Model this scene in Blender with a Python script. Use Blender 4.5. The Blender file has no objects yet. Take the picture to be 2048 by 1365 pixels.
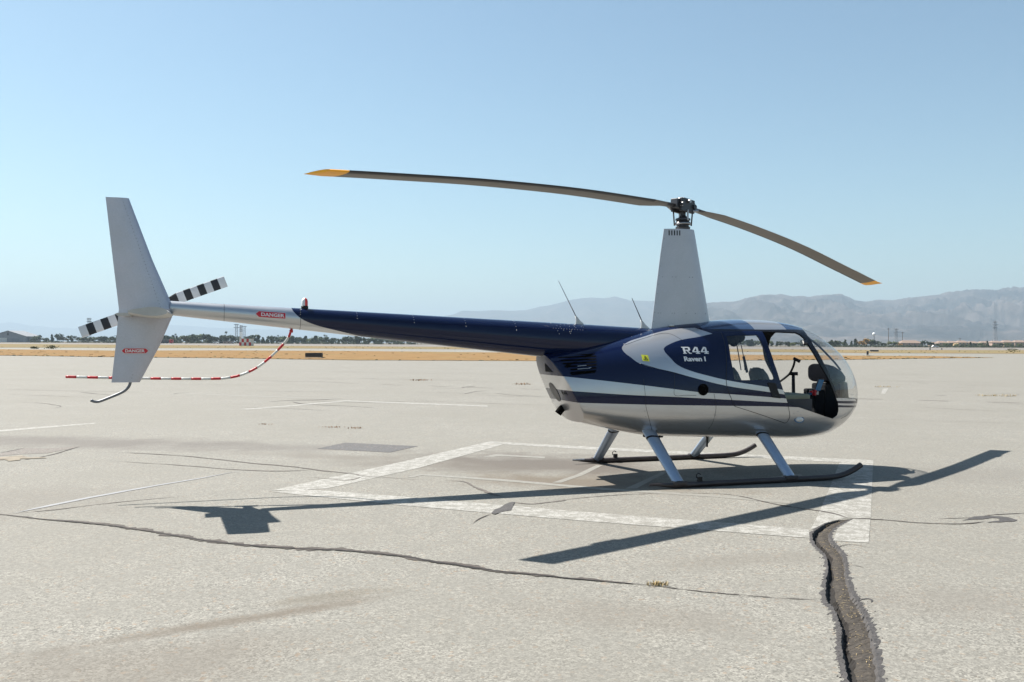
import bpy, bmesh, math, random
import numpy as np
from mathutils import Vector, Matrix, noise
from mathutils.geometry import delaunay_2d_cdt

random.seed(7)
SC = bpy.context.scene
COL = SC.collection
R = math.radians

# ------------------------------------------------------------------ camera
FPX, CAMH, HORZ, ROLL = 1807.5, 1.5337, 687.03, R(0.29)
cam_d = bpy.data.cameras.new('camera')
cam_d.sensor_width = 36.0
cam_d.lens = FPX / 2048 * 36
cam_d.clip_start, cam_d.clip_end = 0.1, 90000
cam = bpy.data.objects.new('camera', cam_d)
COL.objects.link(cam)
pitch = math.atan((HORZ - 682.5) / FPX)
cam.matrix_world = Matrix.Translation((0, 0, CAMH)) @ Matrix.Rotation(R(90) + pitch, 4, 'X') @ Matrix.Rotation(ROLL, 4, 'Z')
SC.camera = cam

# ------------------------------------------------------------------ sky and sun
SUN = Vector((-0.608, 0.372, 1.0)).normalized()
SUN_EL = math.asin(SUN.z)
SUN_AZ = math.atan2(SUN.x, SUN.y)
world = bpy.data.worlds.new('World')
SC.world = world
world.use_nodes = True
wt = world.node_tree
bg = wt.nodes['Background']
sky = wt.nodes.new('ShaderNodeTexSky')
sky.sky_type = 'NISHITA'
sky.sun_disc = False
sky.sun_elevation = SUN_EL
sky.sun_rotation = SUN_AZ
sky.altitude = 300
sky.air_density = 1.0
sky.dust_density = 0.9
sky.ozone_density = 0.6
tint = wt.nodes.new('ShaderNodeMix'); tint.data_type = 'RGBA'; tint.blend_type = 'MULTIPLY'
tint.inputs[0].default_value = 1.0; tint.inputs[7].default_value = (0.92, 1.05, 0.99, 1)
wt.links.new(sky.outputs[0], tint.inputs[6]); wt.links.new(tint.outputs[2], bg.inputs[0])
bg.inputs[1].default_value = 0.056
sun_d = bpy.data.lights.new('sun', 'SUN')
sun_d.energy = 5.0
sun_d.angle = R(0.53)
sun_d.color = (1.0, 0.95, 0.87)
sun = bpy.data.objects.new('sun', sun_d)
COL.objects.link(sun)
sun.rotation_euler = SUN.to_track_quat('Z', 'Y').to_euler()
sun.location = (-20, 15, 40)

SC.view_settings.view_transform = 'Standard'
SC.view_settings.look = 'None'
SC.view_settings.gamma = 1.0
SC.view_settings.exposure = 1.35
SC.view_settings.use_curve_mapping = False
SC.render.engine = 'CYCLES'
SC.cycles.use_denoising = True
SC.cycles.max_bounces = 8
SC.cycles.transparent_max_bounces = 16
SC.cycles.volume_bounces = 1

# ------------------------------------------------------------------ small maths
def G(u, v, z=0.0):
    """point of the ground seen at that place of the 2048 px survey picture"""
    du, dv = u - 1024, v - 682.5
    c, s = math.cos(ROLL), math.sin(ROLL)
    u2, v2 = du * c + dv * s, 682.5 - du * s + dv * c
    d = FPX * CAMH / (v2 - HORZ)
    return Vector((u2 * d / FPX, d, z))

def at(u, d, z=0.0):
    return Vector(((u - 1024) / FPX * d, d, z))

def horizon(u):
    return HORZ + (u - 1024) * math.tan(ROLL)

def height_at(u, v, d):
    return CAMH - (v - horizon(u)) * d / FPX

def pchip(xs, ys, x):
    xs = np.array(xs, float); ys = np.array(ys, float); h = np.diff(xs); d = np.diff(ys) / h
    m = np.zeros(len(xs)); m[0] = d[0]; m[-1] = d[-1]
    for i in range(1, len(xs) - 1):
        if d[i-1] * d[i] > 0:
            w1 = 2*h[i] + h[i-1]; w2 = h[i] + 2*h[i-1]; m[i] = (w1+w2) / (w1/d[i-1] + w2/d[i])
    x = np.asarray(x, float); i = np.clip(np.searchsorted(xs, x) - 1, 0, len(xs) - 2)
    t = (x - xs[i]) / h[i]
    return (2*t**3-3*t**2+1)*ys[i] + (t**3-2*t**2+t)*h[i]*m[i] + (-2*t**3+3*t**2)*ys[i+1] + (t**3-t**2)*h[i]*m[i+1]

def spline(pts, n):
    """Catmull-Rom through pts, n steps per span"""
    P = [Vector(p) for p in pts]
    P = [P[0]*2 - P[1]] + P + [P[-1]*2 - P[-2]]
    out = []
    for i in range(1, len(P) - 2):
        a, b, c, d = P[i-1], P[i], P[i+1], P[i+2]
        for k in range(n):
            t = k / n
            out.append(0.5*((2*b) + (c-a)*t + (2*a-5*b+4*c-d)*t*t + (3*b-a-3*c+d)*t**3))
    out.append(P[-2].copy())
    return out

# ------------------------------------------------------------------ mesh builder
# station tables: raw side-survey readings -> metres ahead of the rotor mast, on the hull side and on the centre plane
def SX(x): return float(np.interp(x, [-2.2,-2,-1.5,-1,-.5,0,.5,1,1.5,1.8,2.1,2.3,2.45,2.7], [-2.11,-1.915,-1.42,-.927,-.441,.039,.512,.982,1.447,1.722,1.994,2.174,2.307,2.52]))
def CX(x): return float(np.interp(x, [-7.0,-5.7,-5,-4,-3,-2,-1,0,1,2,2.6], [-7.033,-5.678,-4.956,-3.937,-2.933,-1.944,-.968,-.006,.942,1.878,2.433]))
def KZ(x): return float(np.interp(x, [-6.5,-4,-2,0,1,2,2.6], [1.0449,1.0259,1.0112,.997,.990,.9831,.979]))
def SP(x, z): return (SX(x), 1.535 + (z-1.535)*KZ(x))
STATION = [False]
def RMAP(v): return (CX(v[0]), v[1], 1.535 + (v[2]-1.535)*KZ(v[0]))

class MB:
    def __init__(s): s.v = []; s.f = []; s.m = []
    def add(s, vs, fs, mi=0):
        o = len(s.v); s.v += [tuple(p) for p in vs]
        s.f += [tuple(i + o for i in f) for f in fs]; s.m += [mi] * len(fs)
        return s
    def box(s, c, d, rz=0, mi=0, taper=1.0):
        x, y, z = d[0]/2, d[1]/2, d[2]/2
        cs, sn = math.cos(rz), math.sin(rz)
        vs = []
        for k, t in ((-1, 1.0), (1, taper)):
            for a, b in ((-1,-1),(1,-1),(1,1),(-1,1)):
                px, py = a*x*t, b*y*t
                vs.append((c[0]+px*cs-py*sn, c[1]+px*sn+py*cs, c[2]+k*z))
        return s.add(vs, [(3,2,1,0),(4,5,6,7),(0,1,5,4),(1,2,6,5),(2,3,7,6),(3,0,4,7)], mi)
    def loft(s, rings, cap0=True, cap1=True, mi=0, close=True):
        n = len(rings[0]); o = len(s.v)
        for r in rings: s.v += [tuple(p) for p in r]
        nn = n if close else n - 1
        for i in range(len(rings) - 1):
            for k in range(nn):
                a, b = o + i*n + k, o + i*n + (k+1) % n
                s.f.append((a, b, b + n, a + n)); s.m.append(mi)
        if cap0: s.f.append(tuple(o + k for k in reversed(range(n)))); s.m.append(mi)
        if cap1: s.f.append(tuple(o + (len(rings)-1)*n + k for k in range(n))); s.m.append(mi)
        return s
    def tube(s, pts, rad, sides=10, mi=0, flat=1.0, cap=True):
        pts = [Vector(p) for p in pts]
        if not isinstance(rad, (list, tuple)): rad = [rad] * len(pts)
        t0 = (pts[1] - pts[0]).normalized()
        up = Vector((0, 0, 1)) if abs(t0.z) < 0.9 else Vector((1, 0, 0))
        u = (up - t0 * up.dot(t0)).normalized()
        rings = []
        for i, p in enumerate(pts):
            t = (pts[min(i+1, len(pts)-1)] - pts[max(i-1, 0)]).normalized()
            u = (u - t * u.dot(t)).normalized(); w = t.cross(u)
            rings.append([p + (u*math.cos(a)*flat + w*math.sin(a)) * rad[i] for a in [2*math.pi*k/sides for k in range(sides)]])
        return s.loft(rings, cap, cap, mi)
    def lathe(s, prof, c=(0,0,0), sides=20, mi=0, axis='z'):
        rings = []
        for r, z in prof:
            ring = []
            for k in range(sides):
                a = 2*math.pi*k/sides
                p = (r*math.cos(a), r*math.sin(a), z)
                if axis == 'y': p = (p[0], p[2], p[1])
                if axis == 'x': p = (p[2], p[0], p[1])
                ring.append((p[0]+c[0], p[1]+c[1], p[2]+c[2]))
            rings.append(ring)
        return s.loft(rings, True, True, mi)
    def poly(s, pts, mi=0):
        return s.add(pts, [tuple(range(len(pts)))], mi)
    def prism(s, pts, off, mi=0):
        n = len(pts); a = [Vector(p) for p in pts]; b = [p + Vector(off) for p in a]
        return s.add(a + b, [tuple(reversed(range(n))), tuple(range(n, 2*n))] + [(i, (i+1) % n, (i+1) % n + n, i + n) for i in range(n)], mi)
    def build(s, name, mats, parent=None, smooth=False, autosmooth=None, fixn=False, bevel=0):
        if STATION[0]: s.v = [RMAP(v) for v in s.v]
        me = bpy.data.meshes.new(name)
        me.from_pydata(s.v, [], s.f)
        if not isinstance(mats, (list, tuple)): mats = [mats]
        for m in mats: me.materials.append(m)
        if len(mats) > 1: me.polygons.foreach_set('material_index', s.m)
        if fixn:
            bm = bmesh.new(); bm.from_mesh(me); bmesh.ops.recalc_face_normals(bm, faces=bm.faces); bm.to_mesh(me); bm.free()
        if smooth: me.polygons.foreach_set('use_smooth', [True] * len(me.polygons))
        if autosmooth: me.set_sharp_from_angle(angle=R(autosmooth))
        me.update()
        o = bpy.data.objects.new(name, me)
        COL.objects.link(o)
        if parent is not None: o.parent = parent
        if bevel:
            b = o.modifiers.new('bevel', 'BEVEL'); b.width = bevel; b.segments = 2; b.limit_method = 'ANGLE'; b.angle_limit = R(40)
        return o

def empty(name, loc=(0,0,0), rz=0):
    o = bpy.data.objects.new(name, None); COL.objects.link(o)
    o.location = loc; o.rotation_euler = (0, 0, rz); o.empty_display_size = 0.2
    return o

def tag(o, label=None, cat=None, group=None, kind=None):
    if label: o['label'] = label
    if cat: o['category'] = cat
    if group: o['group'] = group
    if kind: o['kind'] = kind
    return o

def copy_tree(o, parent=None):
    c = o.copy(); COL.objects.link(c)
    if parent is not None: c.parent = parent
    for ch in o.children: copy_tree(ch, c)
    return c

# ------------------------------------------------------------------ materials
class NT:
    def __init__(s, name):
        s.mat = bpy.data.materials.new(name); s.mat.use_nodes = True
        s.t = s.mat.node_tree; s.b = s.t.nodes['Principled BSDF']; s.out = s.t.nodes['Material Output']
        s.tc = s.t.nodes.new('ShaderNodeTexCoord')
    def n(s, kind, **kw):
        nd = s.t.nodes.new(kind)
        for k, v in kw.items(): setattr(nd, k, v)
        return nd
    def link(s, a, b): s.t.links.new(a, b)
    def val(s, sock, v):
        if hasattr(v, 'is_linked') or isinstance(v, bpy.types.NodeSocket): s.link(v, sock)
        else: sock.default_value = v
    def math(s, op, a, b=0.0, c=None, clamp=False):
        nd = s.n('ShaderNodeMath', operation=op); nd.use_clamp = clamp
        s.val(nd.inputs[0], a); s.val(nd.inputs[1], b)
        if c is not None: s.val(nd.inputs[2], c)
        return nd.outputs[0]
    def noise(s, scale, detail=4, rough=0.55, vec=None, dist=0.0):
        nd = s.n('ShaderNodeTexNoise'); nd.inputs['Scale'].default_value = scale
        nd.inputs['Detail'].default_value = detail; nd.inputs['Roughness'].default_value = rough
        nd.inputs['Distortion'].default_value = dist
        s.link(vec or s.tc.outputs['Object'], nd.inputs['Vector'])
        return nd.outputs['Fac']
    def voro(s, scale, out='Color', vec=None, feature='F1'):
        nd = s.n('ShaderNodeTexVoronoi', feature=feature); nd.inputs['Scale'].default_value = scale
        s.link(vec or s.tc.outputs['Object'], nd.inputs['Vector'])
        return nd.outputs[out]
    def ramp(s, fac, stops):
        nd = s.n('ShaderNodeValToRGB'); s.link(fac, nd.inputs[0])
        e = nd.color_ramp.elements
        while len(e) < len(stops): e.new(0.5)
        for i, (p, c) in enumerate(stops):
            e[i].position = p; e[i].color = (c, c, c, 1) if isinstance(c, (int, float)) else (*c[:3], 1)
        return nd.outputs[0]
    def mix(s, fac, a, b, mode='MIX'):
        nd = s.n('ShaderNodeMix', data_type='RGBA', blend_type=mode)
        s.val(nd.inputs[0], fac)
        for sk, v in ((nd.inputs[6], a), (nd.inputs[7], b)):
            if isinstance(v, bpy.types.NodeSocket): s.link(v, sk)
            else: sk.default_value = (*v[:3], 1)
        return nd.outputs[2]
    def bump(s, h, strength=0.3, dist=0.01):
        nd = s.n('ShaderNodeBump'); nd.inputs['Strength'].default_value = strength; nd.inputs['Distance'].default_value = dist
        s.link(h, nd.inputs['Height']); s.link(nd.outputs[0], s.b.inputs['Normal'])
    def set(s, **kw):
        names = dict(base='Base Color', rough='Roughness', metal='Metallic', spec='Specular IOR Level', coat='Coat Weight', coatr='Coat Roughness')
        for k, v in kw.items():
            sk = s.b.inputs[names[k]]
            if isinstance(v, bpy.types.NodeSocket): s.link(v, sk)
            elif k == 'base': sk.default_value = (*v[:3], 1)
            else: sk.default_value = v
        return s
    def xyz(s):
        nd = s.n('ShaderNodeSeparateXYZ'); s.link(s.tc.outputs['Object'], nd.inputs[0]); return nd.outputs
    def curve(s, x, pts, x0, x1, y0, y1, lin=False):
        """y = f(x) through pts"""
        xn = s.math('MULTIPLY_ADD', x, 1/(x1-x0), -x0/(x1-x0), clamp=True)
        nd = s.n('ShaderNodeFloatCurve'); cm = nd.mapping; cv = cm.curves[0]
        P = sorted([((a-x0)/(x1-x0), (b-y0)/(y1-y0)) for a, b in pts])
        cv.points[0].location = P[0]; cv.points[1].location = P[-1]
        for q in P[1:-1]: cv.points.new(*q)
        for q in cv.points: q.handle_type = 'VECTOR' if lin else 'AUTO_CLAMPED'
        cm.update()
        s.link(xn, nd.inputs[1])
        return s.math('MULTIPLY_ADD', nd.outputs[0], y1-y0, y0)

def simple(name, col, rough=0.5, metal=0.0, var=0.12, scale=8.0, coat=0.0, bump=0.0, bscale=None, spec=0.5):
    t = NT(name)
    f = t.noise(scale, 5)
    lo = tuple(c*(1-var) for c in col); hi = tuple(min(1, c*(1+var)) for c in col)
    t.set(base=t.ramp(f, [(0.3, lo), (0.7, hi)]), rough=t.math('MULTIPLY_ADD', f, 0.25, rough-0.125), metal=metal, coat=coat, spec=spec)
    if bump: t.bump(t.noise(bscale or scale*4, 4), bump, 0.01)
    return t.mat

M = {}
M['black'] = simple('black_trim', (0.008, 0.008, 0.010), 0.5, spec=.25)
M['void'] = simple('dark_opening', (0.003, 0.003, 0.003), 0.95, spec=.05)
M['rubber'] = simple('dark_rubber', (0.02, 0.02, 0.022), 0.6)
M['interior'] = simple('cabin_lining', (0.010, 0.011, 0.013), 0.9, spec=.15)
M['leather'] = simple('seat_leather', (0.035, 0.033, 0.031), 0.45, bump=0.2)
M['cushion'] = simple('seat_cloth', (0.16, 0.17, 0.13), 0.9, bump=0.3, bscale=90)
M['carpet'] = simple('carpet', (0.05, 0.05, 0.055), 0.95)
M['olive'] = simple('console_paint', (0.13, 0.12, 0.09), 0.7)
M['steel'] = simple('machined_steel', (0.35, 0.35, 0.36), 0.35, metal=0.9)
M['darksteel'] = simple('dark_metal', (0.06, 0.06, 0.065), 0.4, metal=0.6)
M['skidpaint'] = simple('skid_paint', (0.03, 0.022, 0.022), 0.45, var=0.3)
M['white'] = simple('white_paint', (0.55, 0.545, 0.52), 0.4)
M['red'] = simple('red_paint', (0.45, 0.012, 0.02), 0.4)
M['decalred'] = simple('decal_red', (0.50, 0.015, 0.03), 0.4, var=0.05)
M['decalwhite'] = simple('decal_white', (0.66, 0.66, 0.66), 0.4, var=0.05)
M['yellow'] = simple('blade_yellow', (0.85, 0.38, 0.01), 0.45)
M['sticker'] = simple('sticker_yellow', (0.62, 0.62, 0.04), 0.5, var=0.05)
M['screen'] = simple('screen_glass', (0.02, 0.12, 0.26), 0.12, var=0.25)
M['paper'] = simple('paper', (0.6, 0.58, 0.55), 0.8)
M['bladepaint'] = simple('blade_paint', (0.13, 0.115, 0.10), 0.5, var=0.18, scale=3)
M['bladeblack'] = simple('blade_edge', (0.02, 0.02, 0.022), 0.5)
M['galvrivet'] = simple('dull_rivet', (0.16, 0.16, 0.18), 0.5, metal=.5)
M['strobered'] = simple('beacon_lens', (0.65, 0.03, 0.02), 0.15)

def silver_mat(name, base=(0.50, 0.50, 0.52), rough=0.34, metal=0.55):
    t = NT(name)
    fl = t.noise(150, 3, .7); bl = t.noise(4, 5)
    c = t.mix(t.ramp(bl, [(0.3, 0), (0.75, 1)]), tuple(x*0.92 for x in base), tuple(x*1.05 for x in base))
    c = t.mix(t.ramp(fl, [(.40, .45), (.62, 0)]), c, tuple(x*0.70 for x in base))
    t.set(base=c, rough=t.math('MULTIPLY_ADD', bl, 0.12, rough-0.06), metal=metal, coat=0.5, coatr=0.12)
    t.bump(t.math('ADD', t.noise(5.5, 3), t.math('MULTIPLY', t.noise(17, 3), .25)), 0.22, 0.02)
    return t.mat
M['silver'] = silver_mat('silver_paint')
M['finsilver'] = silver_mat('fin_silver', (0.48, 0.48, 0.54), 0.36, 0.5)
M['fairing'] = silver_mat('fairing_silver', (0.47, 0.48, 0.52), 0.42, 0.35)
M['strutsky'] = silver_mat('strut_silver_sky', (0.30, 0.38, 0.50), 0.42, 0.6)  # silver struts with the mirrored sky's blue put into the base colour

NAVY = (0.0035, 0.0085, 0.036)
SILV = (0.52, 0.52, 0.53)

def fuselage_paint(name, rearward=False):
    t = NT(name); x, y, z = t.xyz()
    LT = lambda a, b: t.math('LESS_THAN', a, b)
    AND = lambda a, b: t.math('MULTIPLY', a, b)
    OR = lambda a, b: t.math('MAXIMUM', a, b)
    NOT = lambda a: t.math('SUBTRACT', 1.0, a)
    X = (-2.0, 2.7); Z = (0.3, 1.9)
    go = t.curve(z, [tuple(reversed(SP(b, a))) for a, b in [(.3,2.69),(.80,2.6),(.847,1.93),(.947,1.025),(.981,.778),(1.06,.2),(1.157,-.241),(1.219,-.479),(1.312,-.857),(1.388,-.959),(1.432,-1.005),(1.476,-1.02),(1.509,-.995),(1.554,-.914),(1.611,-.716),(1.694,-.366),(1.718,-.186),(1.727,-.013),(1.9,0.9)]], *Z, *X)
    gi = t.curve(z, [tuple(reversed(SP(b, a))) for a, b in [(.3,2.69),(.85,2.4),(.885,1.9),(.93,1.5),(1.0,1.01),(1.038,.78),(1.125,.2),(1.177,-.046),(1.223,-.232),(1.29,-.405),(1.389,-.501),(1.433,-.534),(1.472,-.543),(1.5,-.519),(1.534,-.445),(1.579,-.303),(1.621,-.039),(1.657,.15),(1.69,.35),(1.71,.857),(1.72,1.5),(1.9,2.6)]], *Z, *X)
    f2 = t.curve(x, [SP(a, b) for a, b in [(-2,1.20),(-1.715,1.173),(-1.013,1.095),(-.495,1.032),(-.187,.995),(.232,.965),(1.025,.901),(1.93,.819),(2.42,.792),(2.7,.78)]], *X, *Z)
    fat = t.curve(x, [SP(a, b) for a, b in [(-2,1.04),(-1.607,1.013),(-1.02,.971),(-.485,.944),(.232,.90),(1.057,.848),(1.93,.795),(2.435,.766),(2.7,.755)]], *X, *Z)
    fal = t.curve(x, [SP(a, b) for a, b in [(-2,.905),(-1.574,.889),(-.837,.863),(.233,.831),(1.074,.801),(1.24,.791),(1.93,.768),(2.46,.738),(2.7,.725)]], *X, *Z)
    tear = AND(LT(go, x), NOT(LT(gi, x)))
    topcut = LT(z, t.math('MULTIPLY_ADD', x, -0.412, 1.732))
    tear = AND(tear, OR(topcut, LT(z, 1.3)))
    low = LT(z, f2); stripe = AND(LT(fal, z), LT(z, fat))
    swoosh = AND(AND(LT(t.math('MULTIPLY_ADD', z, -0.10, 0.94), x), LT(x, 1.235)), LT(1.712, z))
    silver = OR(OR(tear, swoosh), AND(low, NOT(stripe)))
    # black door frame round the front aperture and the windshield post
    gp = t.curve(z, [tuple(reversed(SP(b, a))) for a, b in [(.3,2.2),(.70,1.99),(.82,1.945),(.94,1.85),(1.12,1.745),(1.33,1.60),(1.52,1.505),(1.64,1.485),(1.68,1.40),(1.69,.80),(1.715,.80),(1.72,1.5),(1.75,1.60),(1.9,1.7)]], *Z, *X, lin=True)
    frame = AND(AND(LT(gp, x), LT(.892, z)), LT(z, 1.718))
    sill = AND(AND(LT(0.23, x), LT(t.math('MULTIPLY_ADD', x, 0.0, 1.697), z)), AND(LT(z, 1.711), LT(x, 1.53)))
    frame = OR(frame, sill)
    fl = t.noise(900, 2); bl = t.noise(3, 5)
    sc = t.mix(t.math('MULTIPLY', fl, 0.3), SILV, tuple(q*0.8 for q in SILV))
    sc = t.mix(t.ramp(bl, [(0.35, 0), (0.8, 0.35)]), sc, (0.42, 0.41, 0.40))
    roof = AND(AND(LT(1.713, z), LT(.10, x)), NOT(silver))  # navy roof; sky reflection painted in as a lighter metallic blue
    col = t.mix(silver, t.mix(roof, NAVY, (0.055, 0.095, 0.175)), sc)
    col = t.mix(frame, col, (0.010, 0.010, 0.013))
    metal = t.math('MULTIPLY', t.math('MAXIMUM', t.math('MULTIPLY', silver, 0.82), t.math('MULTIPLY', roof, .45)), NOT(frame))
    rough = t.math('MULTIPLY_ADD', silver, 0.15, 0.15)
    t.set(base=col, metal=metal, rough=t.math('ADD', rough, t.math('MULTIPLY', bl, 0.08)), coat=t.math('MULTIPLY_ADD', silver, 0.3, 0.55), coatr=0.03, spec=0.04)
    return t.mat
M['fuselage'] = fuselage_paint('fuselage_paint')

def boom_paint():
    t = NT('tail_boom_paint'); x, y, z = t.xyz()
    f = t.curve(x, [(CX(a)+.008, 1.535+(b-1.535)*KZ(a)) for a, b in [(-6.5,2.2),(-4.63,2.0),(-4.625,1.887),(-4.576,1.814),(-4.492,1.751),(-4.362,1.702),(-4.145,1.65),(-3.924,1.601),(-3.698,1.561),(-3.355,1.527),(-2.9,1.45),(-2.2,1.2),(0.5,1.0)]], -6.7, 0.6, 1.0, 2.2)
    navy = t.math('MULTIPLY', t.math('LESS_THAN', f, z), t.math('LESS_THAN', CX(-4.63)+.008, x))
    bl = t.noise(3, 5)
    sc = t.mix(t.math('MULTIPLY', t.noise(900, 2), 0.3), SILV, tuple(q*0.8 for q in SILV))
    t.set(base=t.mix(navy, sc, NAVY), metal=t.math('MULTIPLY_ADD', navy, -0.8, 0.8), rough=t.math('MULTIPLY_ADD', navy, -0.12, t.math('MULTIPLY_ADD', bl, 0.1, 0.27)), coat=t.math('MULTIPLY_ADD', navy, -0.25, 0.85), coatr=0.04, spec=0.05)
    return t.mat
M['boom'] = boom_paint()

def stripes_mat(name, axis_pts_fn=None, a=None, b=None, period=0.2):
    pass

def glass_mat():
    t = NT('window_glass'); t.t.nodes.remove(t.b)
    tr = t.n('ShaderNodeBsdfTransparent'); tr.inputs[0].default_value = (0.962, 0.967, 0.970, 1)
    gl = t.n('ShaderNodeBsdfGlossy'); gl.inputs['Roughness'].default_value = 0.02
    lw = t.n('ShaderNodeLayerWeight'); lw.inputs[0].default_value = 0.5
    fac = t.math('MULTIPLY_ADD', t.math('POWER', lw.outputs['Facing'], 3.5), 0.5, 0.035, clamp=True)
    mx = t.n('ShaderNodeMixShader'); t.link(fac, mx.inputs[0]); t.link(tr.outputs[0], mx.inputs[1]); t.link(gl.outputs[0], mx.inputs[2])
    t.link(mx.outputs[0], t.out.inputs[0])
    return t.mat
M['glass'] = glass_mat()

# ------------------------------------------------------------------ ground materials
def ellipse_mask(t, P, c, rx, ry, rot, soft=0.35):
    """1 inside an ellipse on the ground, noisy edge"""
    mp = t.n('ShaderNodeMapping', vector_type='TEXTURE')
    mp.inputs['Location'].default_value = (c[0], c[1], 0); mp.inputs['Rotation'].default_value = (0, 0, rot)
    mp.inputs['Scale'].default_value = (rx, ry, 1)
    t.link(P, mp.inputs['Vector'])
    ln = t.n('ShaderNodeVectorMath', operation='LENGTH'); t.link(mp.outputs[0], ln.inputs[0])
    d = t.math('ADD', ln.outputs['Value'], t.math('MULTIPLY_ADD', t.noise(1.3, 6, 0.65), 1.6, -0.8))
    return t.ramp(d, [(1.0-soft if soft < 1 else 0.0, 1), (1.0, 0)])

def asphalt(name, base, dark=1.0, stains=True):
    t = NT(name); P = t.tc.outputs['Object']
    cells = t.voro(105, 'Color'); sep = t.n('ShaderNodeSeparateColor'); t.link(cells, sep.inputs[0])
    stone = sep.outputs[0]
    c = t.ramp(stone, [(0.0, tuple(b*0.38 for b in base)), (0.25, tuple(b*0.74 for b in base)), (0.6, tuple(b*1.05 for b in base)), (0.9, tuple(min(1, b*1.30) for b in base)), (1.0, tuple(min(1, b*1.6) for b in base))])
    c2 = t.voro(48, 'Color'); s2 = t.n('ShaderNodeSeparateColor'); t.link(c2, s2.inputs[0])
    c = t.mix(t.ramp(s2.outputs[1], [(0.86, 0), (0.90, 0.5)]), c, tuple(b*0.55 for b in base))
    c = t.mix(t.ramp(s2.outputs[2], [(0.94, 0), (0.96, 0.35)]), c, (0.30, 0.29, 0.26))
    c = t.mix(t.ramp(s2.outputs[0], [(0.955, 0), (0.97, 0.5)]), c, (0.22, 0.14, 0.08))
    big = t.noise(0.35, 6, 0.6); mid = t.noise(3.0, 6, 0.65)
    c = t.mix(t.ramp(big, [(0.35, 0.0), (0.65, 0.6)]), c, tuple(b*q for b, q in zip(base, (0.80, 0.785, 0.755))))
    c = t.mix(t.ramp(mid, [(0.40, 0.5), (0.60, 0.0)]), c, tuple(b*0.78 for b in base))
    gr = t.noise(26, 5, .8); c = t.mix(t.ramp(gr, [(0.40, .30), (0.52, 0)]), c, tuple(b*0.55 for b in base)); c = t.mix(t.ramp(gr, [(0.52, 0), (0.64, .26)]), c, tuple(min(1, b*1.5) for b in base))
    if stains:
        g = lambda u, v: tuple(G(u, v))[:2]
        for (u, v, rx, ry, rot, amt, colr) in ((1090, 928, 2.5, 1.2, R(-18), .9, (0.085, 0.073, 0.063)), (1170, 965, 2.0, .7, R(-15), .8, (0.101, 0.081, 0.060)), (480, 1240, 1.05, .12, R(33), .7, (0.096, 0.078, 0.060)), (650, 1195, .55, .10, R(28), .45, (0.096, 0.081, 0.060)), (150, 885, 3.8, 1.0, R(-8), .65, (0.096, 0.085, 0.078)), (520, 893, 2.6, .6, R(-8), .5, (0.101, 0.091, 0.083)), (1500, 950, 2.2, .8, R(20), .2, (0.101, 0.091, 0.081)), (260, 1330, 1.2, .5, .3, .45, (.11, .095, .078)), (1250, 1230, .9, .35, -.2, .3, (.12, .105, .088)), (860, 930, 2.0, .6, -.3, .45, (.105, .092, .078)), (700, 915, 2.4, .35, -.25, .4, (.11, .096, .082)), (1480, 1120, .8, .25, .2, .3, (.12, .105, .088)), (1900, 1200, 1.2, .5, 0, .25, (.12, .105, .09)), (40, 1000, 1.6, 1.2, 0, .25, (0.111, 0.096, 0.083)), (1960, 950, 3, 1.0, 0, .22, (0.106, 0.096, 0.088))):
            m = ellipse_mask(t, P, g(u, v), rx, ry, rot, 0.68)
            c = t.mix(t.math('MULTIPLY', m, amt), c, colr)
    t.set(base=c, rough=0.85, spec=0.3)
    t.bump(t.math('ADD', stone, t.math('MULTIPLY', t.noise(40, 3), 0.8)), 0.35, 0.004)
    return t.mat
M['apron'] = asphalt('apron_asphalt', (0.194, 0.187, 0.167))
M['patch'] = asphalt('patch_asphalt', (0.100, 0.097, 0.098), stains=False)
M['strip'] = asphalt('strip_asphalt', (0.165, 0.15, 0.137), stains=False)

def paint_line_mat(name, col, wear):
    t = NT(name)
    w = t.math('ADD', t.math('MULTIPLY', t.noise(9, 8, 0.75), 0.6), t.math('MULTIPLY', t.noise(55, 4, 0.7), 0.4))
    m = t.ramp(w, [(wear, 1), (wear + 0.07, 0)])
    c = t.mix(t.math('MULTIPLY', t.noise(1.5, 5), 0.35), col, tuple(q*0.8 for q in col))
    c = t.mix(m, c, (0.165, 0.158, 0.14))
    st = t.ramp(t.noise(2.3, 6, 0.7), [(0.62, 0), (0.75, 0.4)])
    c = t.mix(st, c, (0.26, 0.21, 0.165))
    t.set(base=c, rough=0.75)
    t.bump(t.noise(90, 3), 0.3, 0.003)
    return t.mat
M['line'] = paint_line_mat('white_line_paint', (0.285, 0.278, 0.258), 0.475)
M['wornline'] = paint_line_mat('worn_line_paint', (0.235, 0.23, 0.21), 0.53)
M['tar'] = simple('tar_sealant', (0.043, 0.039, 0.038), 0.75, var=0.35, scale=25, bump=0.6, bscale=80)
M['thincrack'] = simple('crack_tar', (0.038, 0.031, 0.027), 0.9, var=0.4, scale=20)
M['fadecrack'] = simple('old_crack', (0.085, 0.073, 0.064), 0.9, var=0.3, scale=20)
M['crackband'] = simple('crack_brown', (0.052, 0.043, 0.037), 0.9, var=0.45, scale=30, bump=.5, bscale=90)
M['gap'] = simple('crack_gap', (0.012, 0.010, 0.009), 0.95)
M['dirt'] = simple('crack_dirt', (0.040, 0.033, 0.026), 0.95, var=0.5, scale=30, bump=1.0, bscale=70)
M['straw'] = simple('straw', (0.36, 0.27, 0.13), 0.9, var=0.3)
M['rust'] = simple('dry_leaf', (0.24, 0.12, 0.045), 0.9, var=0.4)
M['sand'] = simple('sand', (0.185, 0.158, 0.122), 0.95, var=0.3)

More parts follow.
